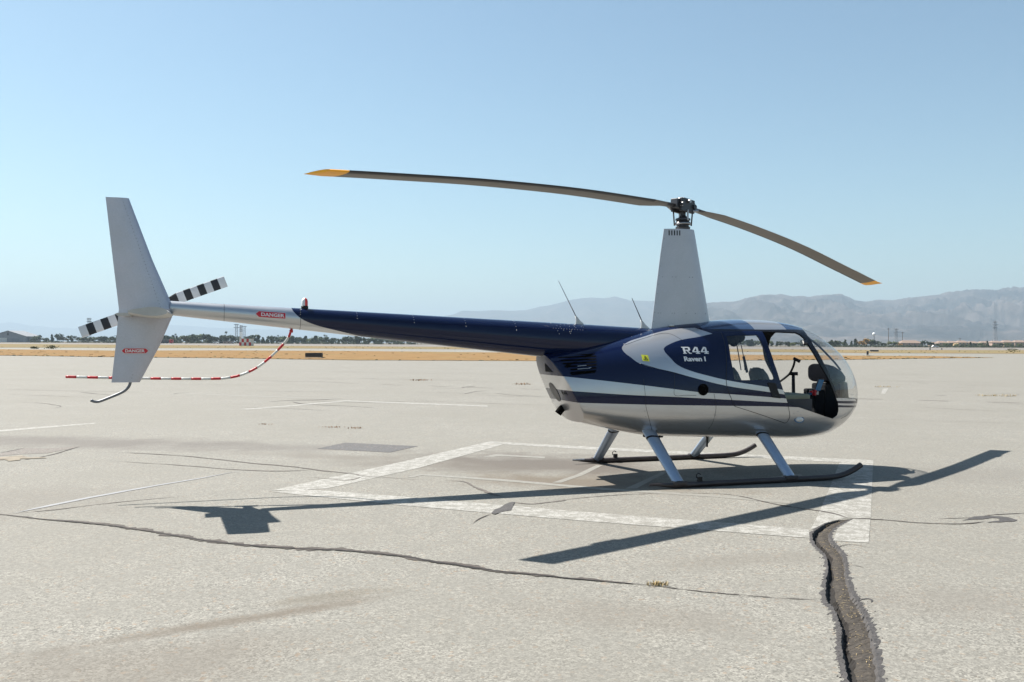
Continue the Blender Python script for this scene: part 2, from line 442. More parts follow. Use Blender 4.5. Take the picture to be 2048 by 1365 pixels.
def grass_mat(name, dry, green, k):
    t = NT(name)
    mp = t.n('ShaderNodeMapping'); mp.inputs['Scale'].default_value = (1, 1, 1); t.link(t.tc.outputs['Object'], mp.inputs[0])
    a = t.noise(0.05, 6, 0.65); b = t.noise(0.4, 5, 0.7)
    c = t.mix(t.ramp(b, [(0.3, 0), (0.7, 1)]), tuple(q*0.72 for q in dry), tuple(q*1.1 for q in dry))
    c = t.mix(t.ramp(a, [(k, 0), (k+0.12, 0.85)]), c, green)
    t.set(base=c, rough=1.0, spec=0.1)
    t.bump(t.noise(1.2, 4), 0.25, 0.1)
    return t.mat
M['drygrass'] = grass_mat('dry_grass', (0.195, 0.120, 0.052), (0.150, 0.125, 0.060), 0.54)
M['midgrass'] = grass_mat('dry_grass_far', (0.185, 0.135, 0.07), (0.13, 0.127, 0.07), 0.48)
M['soil'] = grass_mat('dry_soil', (0.13, 0.115, 0.092), (0.085, 0.08, 0.06), 0.50)
def leaf_mat(name, col, var=0.45):
    t = NT(name); oi = t.n('ShaderNodeObjectInfo')
    f = t.noise(0.9, 4)
    c = t.mix(t.ramp(f, [(0.3, 0), (0.7, 1)]), tuple(q*(1-var) for q in col), tuple(q*(1+var) for q in col))
    c = t.mix(t.math('MULTIPLY', oi.outputs['Random'], 0.5), c, (col[0]*1.5, col[1]*1.2, col[2]*0.9))
    t.set(base=c, rough=0.8, spec=0.2)
    return t.mat
M['leaf'] = leaf_mat('tree_leaf', (0.045, 0.065, 0.035))
M['leafgreen'] = leaf_mat('bright_leaf', (0.09, 0.12, 0.05))
M['leafgold'] = leaf_mat('autumn_leaf', (0.30, 0.19, 0.06))
M['leafgrey'] = leaf_mat('grey_leaf', (0.13, 0.13, 0.095))
M['bark'] = simple('bark', (0.14, 0.11, 0.085), 0.9, scale=2)
def hill_mat(name, a, b):
    t = NT(name)
    f = t.noise(0.0017, 8, 0.7, dist=.6); g = t.noise(0.006, 6, 0.7)
    c = t.mix(t.ramp(f, [(0.40, 0), (0.60, 1)]), a, b)
    c = t.mix(t.ramp(g, [(0.45, 0), (0.62, 0.6)]), c, tuple(q*0.55 for q in a))
    c = t.mix(t.ramp(t.noise(0.0045, 8, .75), [(0.60, 0), (0.68, 0.5)]), c, (0.20, 0.16, 0.13))
    t.set(base=c, rough=1.0, spec=0.05)
    return t.mat
M['hillnear'] = hill_mat('brush_hillside', (0.028, 0.029, 0.031), (0.095, 0.080, 0.074))
M['hillfar'] = hill_mat('far_hillside', (0.04, 0.04, 0.038), (0.07, 0.062, 0.055))

# ------------------------------------------------------------------ the setting: ground sheets
g = MB().poly([(-30000, -3000, -.05), (30000, -3000, -.05), (30000, 45000, -.05), (-30000, 45000, -.05)])
ground = tag(g.build('ground', M['soil']), 'dry brown soil of the airfield reaching to the mountains', kind='structure')

# big open crack at lower right: outline in survey picture points
q7 = lambda a, b: G(1560 + a/2.9366, 900 + b/2.9366)
CL = [(330,415),(262,432),(205,462),(168,500),(188,560),(225,598),(250,625),(262,700),(245,780),(240,885),(285,935),(312,1000),(330,1080),(322,1150),(338,1250),(365,1365),(380,1480),(372,1600),(395,1750)]
CR = [(430,406),(390,425),(335,460),(308,500),(325,545),(352,572),(390,620),(402,680),(412,740),(450,840),(478,890),(502,935),(535,990),(565,1060),(592,1180),(618,1365),(650,1480),(668,1600),(700,1750)]
NSUB = 16
Ls = spline([q7(*p) for p in CL], NSUB); Rs = spline([q7(*p) for p in CR], NSUB)
def jit(i, amp, seed): return amp*noise.noise(Vector((i*0.31, seed, 0.0))) + amp*0.9*noise.noise(Vector((i*0.83, seed+9, 0.0))) + amp*.35*noise.noise(Vector((i*1.9, seed+19, 0.0)))
sect = [0.0, 0.14, 0.20, 0.33, 0.42, 0.55, 0.68, 0.80, 0.86, 1.0]
depth = [0.0005, 0.0025, -0.035, -0.038, -0.014, -0.009, -0.011, -0.015, 0.0025, 0.0005]
rows = []
for i in range(len(Ls)):
    a, b = Ls[i], Rs[i]; w = (b - a); k = min(1, i/14)
    row = []
    gapw = 0.8 + 1.1*max(-0.5, noise.noise(Vector((i*0.10, 3.3, 0))))
    for j, s in enumerate(sect):
        ss = s
        if j == 3: ss = 0.20 + 0.13*gapw
        if j == 4: ss = 0.20 + 0.13*gapw + 0.05
        ss += jit(i, 0.045 if 0 < j < 9 else 0.12, j*5.0)
        p = a + w*ss
        zz = depth[j] + (jit(i, 0.004, 40+j*3) if 0 < j < 9 else 0)
        if depth[j] < 0: zz = zz*k - 0.003*(1-k)
        row.append(Vector((p.x, p.y, zz)))
    rows.append(row)
# apron outline (far edge surveyed along the grass)
edge = [(-2200,700.0,130),(0,711.5,None),(240,715,None),(440,716.8,None),(700,721,None),(1080,722.6,None),(1400,722.2,None),(1700,720,None),(1860,717.5,None),(1990,716,None)]
far = [Vector((-230, 118, 0))] + [G(u, v) for u, v, _ in edge[1:]]
G1TOP = [(0,699.2),(240,702),(440,701.5),(700,702.7),(1080,706.5),(1400,709.5),(1700,712),(1860,713),(1990,716)]
TAXTOP = [(0,695.6),(440,697),(700,697.8),(1080,700.2),(1700,706.4),(2048,708.2)]
G2TOP = [(0,688.2),(440,691.4),(700,693.2),(1080,695.2),(1700,700.4),(2048,701)]
RWTOP = [(0,686.2),(440,687.9),(700,689.4),(1080,691.4),(1700,695.6),(2048,696.6)]
g1t = [Vector((-230, 170, 0))] + [G(*p) for p in G1TOP]
taxt = [Vector((-300, 200, 0))] + [G(*p) for p in TAXTOP] + [Vector((300, 175, 0))]
g2t = [Vector((-600, 470, 0))] + [G(*p) for p in G2TOP] + [Vector((520, 340, 0))]
rwt = [Vector((-900, 660, 0))] + [G(*p) for p in RWTOP] + [Vector((900, 690, 0))]
# apron + taxiway pavement: one sheet with the crack slot left open, grass islands lie on top
outer = [Vector((-230, -25, 0)), Vector((300, -25, 0)), taxt[-1]] + list(reversed(taxt[:-1]))
hole = [r[1] for r in rows] + [r[8] for r in reversed(rows)]
vv = [Vector((p.x, p.y)) for p in outer + hole]
res = delaunay_2d_cdt(vv, [], [list(range(len(outer))), list(range(len(outer), len(vv)))], 1, 1e-5)
am = MB()
keep = [f for f, of in zip(res[2], res[5]) if 1 not in of]
am.add([(p.x, p.y, 0) for p in res[0]], keep)
apron = tag(am.build('apron', M['apron'], fixn=False), 'sunlit worn asphalt parking apron with cracks and white lines', kind='structure')
bm = bmesh.new(); bm.from_mesh(apron.data)
for f in bm.faces:
    if f.normal.z < 0: f.normal_flip()
bm.to_mesh(apron.data); bm.free()
# crack parts
tarb = MB(); dirt = MB()
for i in range(len(rows) - 1):
    A, B = rows[i], rows[i+1]
    for j in (0, 1, 7, 8):
        tarb.add([A[j], A[j+1], B[j+1], B[j]], [(0,1,2,3)], 0)
    tarb.add([A[2], A[3], B[3], B[2]], [(0,1,2,3)], 1)
    tarb.add([A[3], A[4], B[4], B[3]], [(0,1,2,3)], 1)
    for j in (4, 5, 6):
        dirt.add([A[j], A[j+1], B[j+1], B[j]], [(0,1,2,3)])
tag(tarb.build('crack_sealant', [M['tar'], M['gap']], apron), 'grey tar edges and black gap of the wide crack')
tag(dirt.build('crack_dirt', M['dirt'], apron), 'brown dirt filling the wide crack')
st = MB()
for k in range(260):
    i = random.randrange(6, len(rows)-1); r = rows[i]; s = random.random()
    p = r[4].lerp(r[7], s); p.z = -0.008 + random.random()*0.004
    a = random.gauss(math.atan2(Rs[i].y-Rs[i-1].y, Rs[i].x-Rs[i-1].x), 0.9); l = random.uniform(.006, .025); w = random.uniform(.0008, .0018)
    d = Vector((math.cos(a), math.sin(a), random.uniform(-.1,.25)))*l; n = Vector((-d.y, d.x, 0)).normalized()*w
    st.poly([p-n, p+d-n*.4, p+d+n*.4, p+n])
tag(st.build('straw_bits', M['straw'], apron), kind='stuff')
cr_ = MB()
for k in range(420):
    i = random.randrange(4, len(rows)-1); r = rows[i]; sd0 = random.choice((0, 0, 1, 1, 2))
    p = (r[4].lerp(r[7], random.random()) if sd0 == 2 else r[1].lerp(r[0], random.uniform(-.2, 1.6)) if sd0 == 0 else r[8].lerp(r[9], random.uniform(-.2, 1.6)))
    q = random.uniform(.002, .007); z0 = p.z if sd0 == 2 else .001
    cr_.add([(p.x+q*random.uniform(.6,1.3)*math.cos(a), p.y+q*random.uniform(.6,1.3)*math.sin(a), z0-.001) for a in (0,1.3,2.5,3.7,5)] + [(p.x, p.y, z0+q*.7)], [(0,1,5),(1,2,5),(2,3,5),(3,4,5),(4,0,5)])
tag(cr_.build('crumbled_grit', M['tar'], apron), kind='stuff')

def ribbon(name, pts, w, mat, z=0.004, sub=5, jag=0.3, parent=None, taper=True, seed=1.0):
    P = spline(pts, sub); mb = MB(); n = len(P)
    if not isinstance(w, (list, tuple)): w = [w]
    vs = []
    acc = 0.0
    for i, p in enumerate(P):
        t = (P[min(i+1, n-1)] - P[max(i-1, 0)]); t.z = 0; t.normalize(); nr = Vector((-t.y, t.x, 0))
        u = i/(n-1); ww = w[0] if len(w) == 1 else float(np.interp(u, np.linspace(0, 1, len(w)), w))
        if taper: ww *= min(1, 6*u + 0.1, 6*(1-u) + 0.1)
        if i: acc += (P[i]-P[i-1]).length
        a = ww*max(.06, 0.5 + jag*noise.noise(Vector((acc*6, seed, 0))) + jag*.7*noise.noise(Vector((acc*21, seed+3, 0)))); b = ww*max(.06, 0.5 + jag*noise.noise(Vector((acc*6, seed+20, 0))) + jag*.7*noise.noise(Vector((acc*21, seed+23, 0))))
        wob = nr*ww*jag*1.2*noise.noise(Vector((acc*3, seed+50, 0)))
        for s in (p + nr*a + wob, p - nr*b + wob): vs.append((s.x, s.y, z))
    mb.add(vs, [(2*i+1, 2*i+3, 2*i+2, 2*i) for i in range(n-1)])
    return mb.build(name, mat, parent)

def gl(L): return [G(*p) for p in L]
def sheet(name, pix, mat, z=0.004, parent=None, sub=1):
    P = [G(u, v, z) for u, v in pix]
    return MB().poly(list(reversed(P)) if False else P).build(name, mat, parent, fixn=False)

# white lines round the parking box
def band(name, A, B, mat, z):
    """A: outer edge points, B: inner edge points, ground sheets"""
    a = [G(u, v, z) for u, v in A]; b = [G(u, v, z) for u, v in B]
    mb = MB(); n = len(a)
    mb.add(a + b, [(i, i+1, n+i+1, n+i) for i in range(n-1)])
    o = mb.build(name, mat, apron)
    bmn = bmesh.new(); bmn.from_mesh(o.data)
    for f in bmn.faces:
        if f.normal.z < 0: f.normal_flip()
    bmn.to_mesh(o.data); bmn.free()
    return o
band('painted_line', [(981,883.2),(1120,891),(1400,905),(1746,921)], [(1010,889.5),(1120,896),(1400,911),(1738,928)], M['line'], .0020)
band('painted_line', [(981,883.2),(760,934),(542,982)], [(1007,889.6),(840,936),(654,978)], M['line'], .0026)
band('painted_line', [(545,984.5),(800,1011),(1160,1042),(1560,1072.5),(1619,1077)], [(600,978.5),(800,993.5),(1160,1024),(1560,1055),(1617,1059)], M['line'], .0030)
band('painted_line', [(1746.6,921),(1743.5,980),(1741,1037),(1708,1037),(1690,1036.5),(1672,1041),(1649,1047),(1630,1057)], [(1679,925.5),(1660,974),(1642,1016),(1638,1024),(1634,1034),(1630,1042),(1626,1050),(1621,1059)], M['line'], .0023)
band('painted_line', [(1740.5,1039),(1739,1060),(1737,1086.5)], [(1706,1039),(1675,1058),(1666,1082)], M['line'], .0030)
# thin worn inner box
band('painted_line', [(967,914),(990,909),(1090,914)], [(985,914.4),(1000,912.5),(1090,917.0)], M['wornline'], .0020)
band('painted_line', [(842,948),(1020,960),(1200,976),(1420,990),(1582,1003)], [(842,951),(1020,964),(1200,980),(1420,994),(1580,1008)], M['wornline'], .0020)
band('painted_line', [(814,955),(842,948)], [(826,955.5),(852,949.5)], M['wornline'], .0024)
band('painted_line', [(1104,966),(1150,951),(1192,931)], [(1122,966),(1166,951),(1206,931)], M['wornline'], .0020)
band('painted_line', [(1250,978),(1290,960),(1322,945)], [(1272,978),(1306,960),(1336,945)], M['wornline'], .0024)
band('painted_line', [(1510,958),(1600,948)], [(1518,962),(1606,952)], M['wornline'], .0020)
# other lines on the apron
band('painted_line', [(478,818.6),(570,812),(690,801)], [(500,819.6),(600,811.6),(690,803.4)], M['line'], .0020)
band('painted_line', [(690,801),(800,805),(975,811.6)], [(690,803.4),(800,807.4),(975,813.8)], M['line'], .0022)
band('painted_line', [(-40,864),(90,853.5),(192,846)], [(-40,867.5),(90,856.3),(192,847.6)], M['line'], .0020)
band('painted_line', [(1766,778),(1762,788)], [(1777,776.5),(1770,788)], M['line'], .0020)
band('painted_line', [(370,787),(560,794),(700,799)], [(370,788),(560,795.2),(700,800)], M['wornline'], .0020)
# repair patches
band('asphalt_patch', [(635,898),(690,886)], [(780,905.5),(836,893)], M['patch'], .003)
band('asphalt_patch', [(-20,912),(49,897),(100,897.2),(159,893.5)], [(-20,914),(45,909),(95,907),(158,895)], M['strip'], .0025)
sd = MB(); c0 = G(18, 918, .007)
ring = [(c0.x + (0.32+.12*math.sin(3*a)+.08*math.sin(7*a))*math.cos(a), c0.y + (0.22+.1*math.sin(5*a))*math.sin(a), .007) for a in [k*math.pi/14 for k in range(28)]]
sd.poly(ring); sd.build('sand_spill', M['sand'], apron)
# tar blotch and dusty puddle by the box
bl = MB(); blp = [(982,1028),(990,1020),(1000,1017),(1010,1010),(1020,1006),(1030,1005),(1027,1011),(1025,1016),(1022,1022),(1008,1024),(998,1027),(990,1030)]
bl.poly([G(u, v, .0065) for u, v in blp]); bl.build('tar_blotch', M['tar'], apron, fixn=False)
for k, (pts, w, mt) in enumerate([
    # long open crack across the foreground
    ([(-40,1024),(60,1036),(174,1046),(260,1056),(350,1071),(430,1084),(530,1093),(640,1098.5),(760,1107),(850,1120),(960,1137),(1100,1153),(1230,1165),(1310,1172)], [.035,.05,.065,.075,.07,.06,.05,.045,.035], 'crackband'),
    ([(-40,1025),(60,1037),(174,1048),(260,1058),(350,1072.5),(430,1085),(530,1094.5),(640,1100),(760,1108.5),(850,1121),(960,1138.5),(1100,1154),(1230,1166),(1310,1173)], [.012,.022,.016,.030,.022,.030,.024,.018], 'gap'),
    ([(1310,1172),(1380,1181),(1450,1188),(1560,1197),(1640,1200)], [.018,.012,.007], 'thincrack'),
    ([(30,1028),(120,1019),(200,1009),(300,999),(390,992)], [.03,.02,.014,.006], 'fadecrack'),
    ([(186,904),(273,907),(383,914),(492,926),(560,932),(614,938),(707,949),(732,953),(864,962)], [.02,.03,.035,.04,.03,.02], 'fadecrack'),
    ([(213,922),(342,930),(476,940),(560,943),(620,941)], [.02,.035,.03], 'fadecrack'),
    ([(620,955),(660,959),(690,961.5),(712,958),(728,953)], [.015,.03,.03,.02], 'fadecrack'),
    ([(892,961.5),(929,965),(957,979),(982,988),(1005,994)], [.012,.03,.05,.04], 'fadecrack'),
    ([(982,1029),(968,1034),(955,1041),(945,1048)], [.01,.012,.006], 'thincrack'),
    ([(1105,1003),(1180,995),(1250,990),(1323,987)], [.012,.016,.012], 'thincrack'),
    ([(1323,987),(1432,988),(1479,993),(1510,1000),(1560,1011),(1597,1017),(1659,1026),(1695,1037)], [.012,.015,.02,.03,.045], 'thincrack'),
    ([(1695,1037),(1760,1040),(1832,1046),(1914,1049),(1969,1044)], [.03,.02,.022,.03], 'thincrack'),
    ([(1873,1038),(1945,1036),(1996,1029.5),(2060,1027)], [.012,.02,.015], 'thincrack'),
    ([(1925,1042),(1960,1036),(2000,1037),(2010,1042),(1975,1046)], [.04,.09,.10,.05], 'tar'),
    ([(1670,1096),(1695,1090),(1720,1092),(1745,1098)], [.004,.008,.005], 'thincrack'),
    ([(1690,1130),(1712,1132),(1728,1136)], [.005,.006], 'thincrack'),
    ([(1720,1200),(1738,1199),(1742,1206)], [.02,.012], 'tar'),
    ([(0,906),(30,901),(49,897)], [.03,.04], 'thincrack'),
    ([(46,921),(100,911),(159,894)], [.03,.03], 'thincrack'),
    ([(1022,1005),(1060,1009),(1100,1005),(1140,1000)], [.02,.03,.02], 'fadecrack'),
    # far joints and cracks of the apron
    ([(535,804),(590,801),(640,800),(690,797)], [.05,.08,.04], 'thincrack'),
    ([(585,804),(610,809),(700,813),(760,817)], [.07,.04,.02], 'thincrack'),
    ([(345,789),(362,786.5),(380,786.8)], [.05,.03], 'thincrack'),
    ([(160,785),(200,789),(245,793)], [.07,.03], 'thincrack'),
    ([(928,789),(950,784),(975,782)], [.06,.04], 'thincrack'),
    ([(925,776),(935,774.5),(950,773)], [.14,.08], 'thincrack'),
    ([(480,760),(560,763),(640,764),(720,768)], [.05,.07,.05], 'fadecrack'),
    ([(760,769),(790,770.5),(810,771)], [.09,.06], 'fadecrack'),
    ([(1040,778),(1060,779),(1085,780)], [.07,.07], 'fadecrack'),
    ([(990,787),(1030,791),(1100,794)], [.05,.04], 'fadecrack'),
    ([(855,772),(890,773.5),(905,774)], [.07,.04], 'fadecrack'),
    ([(930,775),(960,776),(990,777)], [.08,.06], 'fadecrack'),
    ([(-30,778),(120,782),(300,785)], [.04,.05], 'fadecrack'),
    ([(1700,797.5),(1735,798.5),(1768,799.5)], [.12,.13], 'fadecrack'),
    ([(1833,801),(1870,802),(1901,803)], [.12,.13], 'fadecrack'),
    ([(1970,804.5),(2010,805.5),(2042,806.5)], [.12,.13], 'fadecrack'),
    ([(1750,775),(1770,774.4),(1795,775)], [.08,.05], 'fadecrack'),
    ([(1835,766.5),(1845,767),(1856,766.5)], [.10,.05], 'thincrack'),
    ([(2000,793),(2020,793),(2040,789)], [.08,.05], 'fadecrack'),
    ([(1870,791),(1885,791.5),(1892,791)], [.07,.05], 'fadecrack'),
    ([(0,741),(300,742),(700,744.5),(1080,751)], [.05,.06,.05], 'fadecrack'),
    ([(1720,762),(1900,764),(2060,767)], [.05,.06,.05], 'fadecrack'),
    ([(1720,749),(1900,751),(2060,753)], [.05,.06,.05], 'fadecrack'),
    ([(600,758),(800,759),(1000,764)], [.04,.05], 'fadecrack'),
    ([(1720,838),(1860,842),(2060,848)], [.015,.02], 'fadecrack'),
]):
    z = (.0040 + .0002*(k % 5) if k in (0, 4, 5, 6, 7, 8, 9, 10, 11) else .0052 if k == 1 else .0032 + .0001*(k % 5))
    ribbon('pavement_crack', gl(pts), w, M[mt], z, 34 if k < 3 else 10 if k < 20 else 4, 0.75 if k < 3 else 0.5, apron, seed=k*3.1)
rc = random.Random(3)
for k in range(34):
    u = rc.uniform(-30, 2080); v = rc.uniform(742, 815)
    c0 = G(u, v); a = rc.gauss(0, .25) - R(8); l = rc.uniform(1.0, 5.0); p_ = [c0.copy()]
    for q in range(4):
        a += rc.gauss(0, .2); p_.append(p_[-1] + Vector((math.cos(a), math.sin(a), 0))*l/4)
    ribbon('pavement_crack', p_, [.01, .035, .012], M['fadecrack' if k % 3 else 'thincrack'], .0030 + .0001*(k % 7), 5, .5, apron, seed=100+k*1.7)
# light sealed joint strip on the left
ribbon('sealed_joint', gl([(30,1027),(90,1014),(180,996),(300,974),(390,959),(478,943)]), [.03,.07,.07,.05,.03], simple('joint_filler', (0.200, 0.202, 0.210), 0.8), .0035, 5, 0.15, apron)

# grass islands and far strips
def strip(name, A, B, mat, z, label, kind='structure'):
    mb = MB()
    # resample both edges by x
    n = 60
    xa = [p.x for p in A]; ya = [p.y for p in A]; xb = [p.x for p in B]; yb = [p.y for p in B]
    vs = []
    for k in range(n+1):
        t = k/n
        a = Vector((float(np.interp(t, np.linspace(0,1,len(A)), xa)), float(np.interp(t, np.linspace(0,1,len(A)), ya)), z))
        b = Vector((float(np.interp(t, np.linspace(0,1,len(B)), xb)), float(np.interp(t, np.linspace(0,1,len(B)), yb)), z))
        a.y += 0.8*noise.noise(Vector((k*.8, z*40, 1))) if 'grass' in name else 0
        b.y += 1.5*noise.noise(Vector((k*.8, z*40, 7))) if 'grass' in name else 0
        vs += [a, b]
    mb.add(vs, [(2*k, 2*k+2, 2*k+3, 2*k+1) for k in range(n)])
    o = mb.build(name, mat, fixn=False)
    return tag(o, label, kind=kind)
strip('grass_strip', far, g1t, M['drygrass'], .03, 'band of dry orange grass along the far edge of the apron')
strip('grass_strip', taxt, g2t, M['midgrass'], .03, 'thin band of dry grass between taxiway and runway')
strip('runway', g2t, rwt, M['strip'], .02, 'pale runway pavement beyond the grass')

# grass tufts standing on the strips: real blades, nobody could count them
def tuft_field(name, A, B, n, col, hh, label, edge=0.0):
    mb = MB(); xa = [p.x for p in A]; ya = [p.y for p in A]; xb = [p.x for p in B]; yb = [p.y for p in B]
    for k in range(n):
        x = random.uniform(max(-120, xa[0]), min(130, xa[-1])); y0 = float(np.interp(x, xa, ya)); y1 = float(np.interp(x, xb, yb))
        if y1 - y0 < 0.5: continue
        y = y0 + (y1-y0)*(random.random()**(2.2 if edge == 0 else edge))
        h = hh*random.uniform(.4, 1.2); w = random.uniform(.1, .3)
        for q in range(3):
            a = random.random()*6.28; dx, dy = math.cos(a)*w, math.sin(a)*w
            lx, ly = random.uniform(-.1,.1), random.uniform(-.1,.1)
            mb.add([(x-dx, y-dy, .02), (x+dx, y+dy, .02), (x+dx*.6+lx, y+dy*.6+ly, h), (x-dx*.6+lx, y-dy*.6+ly, h*.8)], [(0,1,2,3)])
    return tag(mb.build(name, col), label, kind='stuff')
M['tuftgreen'] = leaf_mat('tuft_green', (0.105, 0.105, 0.05))
M['tuftdry'] = leaf_mat('tuft_dry', (0.19, 0.12, 0.052), .2)
tuft_field('grass_tufts', far, g1t, 420, M['tuftgreen'], .08, 'low green weeds along the near edge of the grass', 6.0)
tuft_field('grass_tufts', far, g1t, 500, M['tuftdry'], .06, 'dry orange grass stalks on the near band', 1.0)
tuft_field('grass_tufts', taxt, g2t, 350, M['tuftgreen'], .12, 'patchy weeds on the far grass band', 1.0)

# ================================================================== the helicopter
HELI = empty('helicopter', (2.024, 10.813, 0), R(18.848))
tag(HELI, 'navy and silver four-seat helicopter with two-blade rotor parked on skids in the white box', 'helicopter')

XT=[-2.05,-1.5,-1.0,-.5,0,.381,.762,1.143,1.429,1.714,1.952,2.143,2.302,2.41,2.463,2.486]
TT=[1.371,1.491,1.591,1.691,1.782,1.819,1.838,1.828,1.797,1.721,1.598,1.47,1.315,1.131,1.001,.88]
XB=[-2.05,-1.5,-1.0,-.5,0,.476,.952,1.429,1.81,2.048,2.236,2.375,2.446,2.473,2.486]
BB=[.816,.673,.556,.467,.44,.422,.399,.379,.399,.47,.575,.685,.769,.81,.88]
XW=[-2.05,-1.5,-1.0,-.5,0,.762,1.238,1.524,1.81,2.0,2.19,2.302,2.394,2.446,2.473,2.486]
WW=[.345,.43,.53,.61,.645,.65,.635,.607,.54,.468,.376,.292,.214,.13,.081,0.0]
ZC, NTOP, NBOT = 0.9, 2.3, 2.8
def half(x, z):
    w = float(pchip(XW, WW, x)); zt = float(pchip(XT, TT, x)); zb = float(pchip(XB, BB, x))
    a = min(1, max(0, (z-ZC)/(zt-ZC+1e-6) if z >= ZC else (ZC-z)/(ZC-zb+1e-6))); n = NTOP if z >= ZC else NBOT
    return w*(1-a**n)**(1/n)
# shell grid
xs = list(np.linspace(-2.05, 1.9, 74)) + [1.9 + .5859*math.sin(t*math.pi/2) for t in np.linspace(0, 1, 34)[1:]]
NTH = 112
ths = [2*math.pi*k/NTH for k in range(NTH)]
xa = np.array(xs); wv = pchip(XW, WW, xa); tv = pchip(XT, TT, xa); bv = pchip(XB, BB, xa)
shell = MB(); rings = []
for i, x in enumerate(xs):
    ring = []
    for th in ths:
        c, s = math.cos(th), math.sin(th); n = NTOP if s >= 0 else NBOT
        y = wv[i]*math.copysign(abs(c)**(2/n), c); z = ZC + ((tv[i]-ZC) if s >= 0 else (ZC-bv[i]))*math.copysign(abs(s)**(2/n), s)
        ring.append((x, y, z))
    rings.append(ring)
shell.loft(rings, False, True)
bm = bmesh.new()
vl = [bm.verts.new(p) for p in shell.v]
for f in shell.f:
    try: bm.faces.new([vl[i] for i in f])
    except ValueError: pass
bmesh.ops.remove_doubles(bm, verts=bm.verts, dist=1e-5)
bmesh.ops.recalc_face_normals(bm, faces=bm.faces)
# slanted rear end
bmesh.ops.bisect_plane(bm, geom=bm.verts[:]+bm.edges[:]+bm.faces[:], dist=1e-6, plane_co=(-1.426, 0, .75), plane_no=(-1, 0, -.548), clear_outer=True)

APERTURE = [(.868,1.690),(1.139,1.690),(1.40,1.684),(1.455,1.660),(1.485,1.62),(1.515,1.518),(1.607,1.327),(1.75,1.123),(1.857,.94),(1.933,.816),(1.952,.73),(1.936,.669),(1.858,.630),(1.709,.661),(1.452,.731),(1.241,.790),(1.071,.83),(1.018,.953),(.955,1.111),(.895,1.319),(.868,1.493)]
REARWIN = [(.322,1.629),(.528,1.642),(.76,1.652),(.775,1.62),(.79,1.493),(.825,1.32),(.872,1.14),(.855,1.125),(.545,1.122),(.315,1.122),(.300,1.15),(.290,1.389)]
REARDOOR = [(.280,1.682),(.20,1.198),(.198,1.052),(.261,.904),(.305,.824),(.662,.723),(1.006,.619),(1.081,.616),(1.111,.688),(1.062,.84),(1.012,.953),(.947,1.111),(.885,1.319),(.862,1.493),(.862,1.682)]
WINDSHIELD = [(1.595,1.725),(1.575,1.64),(1.60,1.525),(1.70,1.31),(1.80,1.115),(1.90,.93),(1.935,.885),(2.06,.876),(2.38,.853),(2.8,.835),(2.8,2.1),(1.86,2.1),(1.74,1.79)]
APERTURE, REARWIN, REARDOOR, WINDSHIELD = [[SP(*p) for p in q] for q in (APERTURE, REARWIN, REARDOOR, WINDSHIELD)]
def cut(poly):
    n = len(poly)
    zs = [p[1] for p in poly]; xz = [p[0] for p in poly]
    for i in range(n):
        a, b = poly[i], poly[(i+1) % n]
        d = Vector((b[0]-a[0], 0, b[1]-a[1]))
        if d.length < 1e-6: continue
        no = Vector((d.z, 0, -d.x)).normalized()
        lo_x, hi_x = min(a[0], b[0])-.05, max(a[0], b[0])+.05; lo_z, hi_z = min(a[1], b[1])-.05, max(a[1], b[1])+.05
        fs = [f for f in bm.faces if any(True for v in f.verts if lo_x-.06 < v.co.x < hi_x+.06 and lo_z-.06 < v.co.z < hi_z+.06)]
        geo = set(fs)
        for f in fs: geo.update(f.verts); geo.update(f.edges)
        bmesh.ops.bisect_plane(bm, geom=list(geo), dist=1e-6, plane_co=(a[0], 0, a[1]), plane_no=no)
def inside(poly, x, z):
    c = False; n = len(poly)
    for i in range(n):
        (x1, z1), (x2, z2) = poly[i], poly[(i+1) % n]
        if (z1 > z) != (z2 > z) and x < (x2-x1)*(z-z1)/(z2-z1)+x1: c = not c
    return c
for pl in (APERTURE, REARDOOR, REARWIN, WINDSHIELD): cut(pl)
groups = {'fuselage': [], 'doorR': [], 'doorL': [], 'winR': [], 'winL': [], 'wind': []}
for f in bm.faces:
    c = f.calc_center_median()
    if inside(APERTURE, c.x, c.z): continue
    side = 'R' if c.y < 0 else 'L'
    if inside(WINDSHIELD, c.x, c.z): groups['wind'].append(f)
    elif inside(REARWIN, c.x, c.z): groups['win'+side].append(f)
    elif inside(REARDOOR, c.x, c.z): groups['door'+side].append(f)
    else: groups['fuselage'].append(f)
bm.normal_update()
def extract(faces, name, mats, parent, thick):
    """a piece of the hull skin with real thickness, shaded with the normals of the whole hull"""
    vid = {}; vs = []; ns = []; fs = []
    for f in faces:
        idx = []
        for v in f.verts:
            if v not in vid: vid[v] = len(vs); vs.append(v.co.copy()); ns.append(v.normal.copy())
            idx.append(vid[v])
        fs.append(tuple(idx))
    n = len(vs); inner = [p - q*thick for p, q in zip(vs, ns)]
    ec = {}
    for f in fs:
        for k in range(len(f)):
            e = (f[k], f[(k+1) % len(f)]); key = tuple(sorted(e)); ec.setdefault(key, []).append(e)
    mb = MB(); mb.add(vs, fs, 0); mb.add(inner, [tuple(reversed(f)) for f in fs], 1 if len(mats) > 1 else 0)
    nv = list(ns) + [-q for q in ns]
    for es in ec.values():
        if len(es) == 1:
            a, b = es[0]; A, B_, C_, D_ = vs[b], vs[a], inner[a], inner[b]
            q = (B_-A).cross(D_-A); q = q.normalized() if q.length > 1e-12 else Vector((0,0,1))
            mb.add([A, B_, C_, D_], [(0,1,2,3)], 1 if len(mats) > 1 else 0); nv += [q]*4
    o = mb.build(name, mats, parent, smooth=True)
    o.data.normals_split_custom_set_from_vertices([tuple(q) for q in nv])
    return o
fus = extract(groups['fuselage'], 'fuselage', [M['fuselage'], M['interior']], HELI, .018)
tag(fus, 'silver and navy striped cabin shell')
